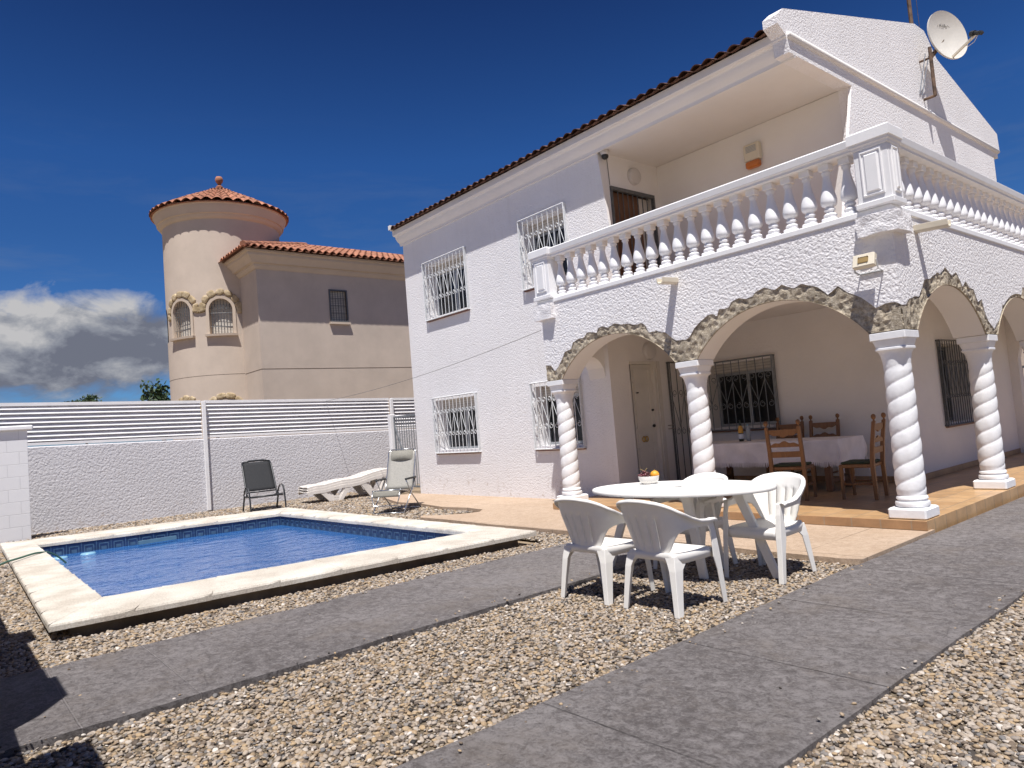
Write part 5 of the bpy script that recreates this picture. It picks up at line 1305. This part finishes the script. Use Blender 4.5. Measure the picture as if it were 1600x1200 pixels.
# ------------------------------------------------------------------ porch dining set
FZ = .129
dt = thing('dining_table', 'long wooden dining table under a cream cloth in the porch', 'table', (-6.0,10.3,FZ))
b = MB(); b.bevbox(-7.25,-4.80,9.93,10.72,FZ+.70,FZ+.745,.008); b.build('tabletop', M['wood'], dt)
b = MB(); b.box(-7.1,-4.95,10.0,10.65,FZ+.60,FZ+.699); b.build('apron', M['wood'], dt)
for x in (-7.05,-5.02):
    for y in (10.03,10.62):
        b = MB(); b.bevbox(x-.045,x+.045,y-.045,y+.045,FZ,FZ+.60,.008); b.build('leg', M['wood2'], dt)
    b = MB(); b.box(x-.025,x+.025,10.075,10.575,FZ+.12,FZ+.18); b.build('stretcher', M['wood2'], dt)
b = MB(); zt2 = FZ+.750; n, m = 150, 56; cx0, cx1, cy0, cy1 = -7.25, -4.80, 9.93, 10.72; ov = .34
def clo(u, v):
    ex = max(cx0-u, 0, u-cx1); ey = max(cy0-v, 0, v-cy1); sx = -1 if u < cx0 else 1; sy = -1 if v < cy0 else 1
    px = min(max(u, cx0), cx1); py = min(max(v, cy0), cy1); d = math.hypot(ex, ey)
    if d < 1e-6: return (u, v, zt2+.004*noise.noise(Vector((u*3,v*3,0))))
    dx, dy = (ex/d*sx, ey/d*sy); rip = (.028*math.sin(u*11+v*9)+.03*noise.noise(Vector((u*4,v*4,2))))*min(1, d/.2)
    out = .012+.10*d*(1 if min(ex, ey) > 0 else .25)+rip*.6
    return (px+dx*out+(.0 if ey == 0 else rip*.3), py+dy*out, zt2-d*(.97+(.75*min(ex, ey) if u > cx1 and v < cy0 else 0))+.012)
b.grid(n, m, lambda i, j: clo(cx0-ov+(cx1-cx0+2*ov)*i/n, cy0-ov+(cy1-cy0+2*ov)*j/m))
tc = b.build('tablecloth', M['cloth'], None, smooth=True); tag(tc, 'fringed cream cloth draped over the wooden dining table', 'tablecloth')
b = MB(); rs = random.Random(5)
def tassel(u, v, du, dv):
    p = Vector(clo(u, v)); w_ = .012
    q = p+Vector((rs.uniform(-.012,.012), rs.uniform(-.01,.01), -rs.uniform(.055,.085)))
    e = Vector((du, dv, 0))*w_; b.add([p-e, p+e, q+e*.5, q-e*.5], [(0,1,2,3)])
for k in range(110): u = cx0-ov+(cx1-cx0+2*ov)*(k+.5)/110; tassel(u, cy0-ov, 1, 0); tassel(u, cy1+ov, 1, 0)
for k in range(52): v = cy0-ov+(cy1-cy0+2*ov)*(k+.5)/52; tassel(cx0-ov, v, 0, 1); tassel(cx1+ov, v, 0, 1)
b.build('fringe', M['cloth'], tc)
bt = Vector((-6.55,10.28,zt2+.006))
wb = thing('wine_bottle', 'dark wine bottle with white label and amber neck on the dining table', 'bottle', bt)
b = MB(); b.lathe([(.0,.0),(.038,.0),(.040,.01),(.040,.19),(.036,.22),(.019,.255),(.0155,.275),(.0155,.335),(.018,.337),(.018,.352),(.0,.353)], bt, 20); b.build('glass_body', M['bottle'], wb, smooth=True, auto=50)
b = MB(); b.lathe([(.0406,.04),(.0406,.12)], bt, 20, cap=False); b.build('label', M['label'], wb, smooth=True)
b = MB(); b.lathe([(.0408,.135),(.0408,.19),(.0366,.22),(.020,.255)], bt, 20, cap=False); b.build('amber_label', M['foil'], wb, smooth=True)
pb = thing('plastic_bottle', 'clear plastic bottle next to the wine bottle on the dining table', 'bottle', bt+Vector((.12,.06,0)))
c = bt+Vector((.11,.04,0)); b = MB(); b.lathe([(.0,.0),(.036,.0),(.038,.02),(.036,.06),(.038,.10),(.036,.14),(.038,.18),(.03,.215),(.014,.24),(.013,.2505)], c, 18); b.build('bottle_body', M['clear'], pb, smooth=True)
b = MB(); b.lathe([(.0155,.2505),(.0155,.27),(.0,.271)], c, 14); b.build('cap', M['pale_blue'], pb)

def wood_chair(root, dark=False):
    mt = M['wood']; W = .215
    for s in (-1, 1):
        b = MB(); pts = [(s*W,-.20,0,.045),(s*W,-.19,.44,.048),(s*W,-.215,.70,.046),(s*W,-.26,1.0,.042)]
        b.loft([[(x-w/2,y-w/2,z),(x+w/2,y-w/2,z),(x+w/2,y+w/2,z),(x-w/2,y+w/2,z)] for x, y, z, w in pts])
        b.lathe([(.020,1.0),(.012,1.012),(.011,1.022),(.024,1.035),(.030,1.055),(.026,1.078),(.012,1.092),(.0,1.094)], (s*W,-.263,0), 14)
        b.build('back_post', mt, root, smooth=True, auto=35)
        b = MB(); b.lathe([(.022,0),(.024,.03),(.020,.05),(.024,.10),(.026,.2),(.022,.27),(.028,.30),(.028,.44)], (s*W,.20,0), 12); b.build('leg', mt, root, smooth=True, auto=40)
        b = MB(); b.tube([(s*W,-.19,.20),(s*W,.20,.20)], .014, 8); b.build('stretcher', mt, root, smooth=True)
    def slat(z0, z1, wavy_top, wavy_bot):
        b = MB(); n = 26; r_ = []
        def zz(i, top):
            t = i/n*2-1
            w = .022*math.cos(t*PI*1.0)+.012*math.cos(t*PI*3)
            return (z1-(.028-w*.8 if wavy_top else 0)) if top else (z0+(.028-w*.8 if wavy_bot else 0))
        for d in (-.010, .010):
            b.grid(n, 1, lambda i, j: (-W+.02+(2*W-.04)*i/n, -.20-.055*((zz(i,j)-.45)/.55)**1.3+d, zz(i, j)))
        for j in (0, 1): b.grid(n, 1, lambda i, k: (-W+.02+(2*W-.04)*i/n, -.20-.055*((zz(i,j)-.45)/.55)**1.3+(-.010 if k == 0 else .010), zz(i, j)))
        b.build('back_slat', mt, root)
    slat(.855,.965,False,True); slat(.725,.81,True,False); slat(.585,.665,False,False)
    b = MB(); b.bevbox(-W-.02,W+.02,-.185,.22,.41,.455,.008); b.build('seat_frame', mt, root)
    b = MB(); b.bevbox(-W+.0,W-.0,-.17,.205,.4555,.485,.012); b.build('seat_cushion', M['cushion'], root)
G3 = 'ladder back wooden chairs round the dining table'
wc = local_thing('wooden_chair', 'honey wood ladder back chair nearest the viewer, its back turned towards the step', 'chair', (-5.10,9.17,FZ), R(12), G3)
wood_chair(wc)
for lab, loc, rz in (('honey wood ladder back chair seen side on beside the corner column', (-4.28,9.47,FZ), R(97)),
                     ('wooden chair behind the dining table, its back rail hidden in part by the nearest chair', (-6.10,10.78,FZ), R(180)),
                     ('wooden chair behind the dining table, alone in front of the bare porch wall', (-5.50,10.78,FZ), R(183))):
    c = copy_tree(wc); c.location = loc; c.rotation_euler = (0,0,rz); c['label'] = lab
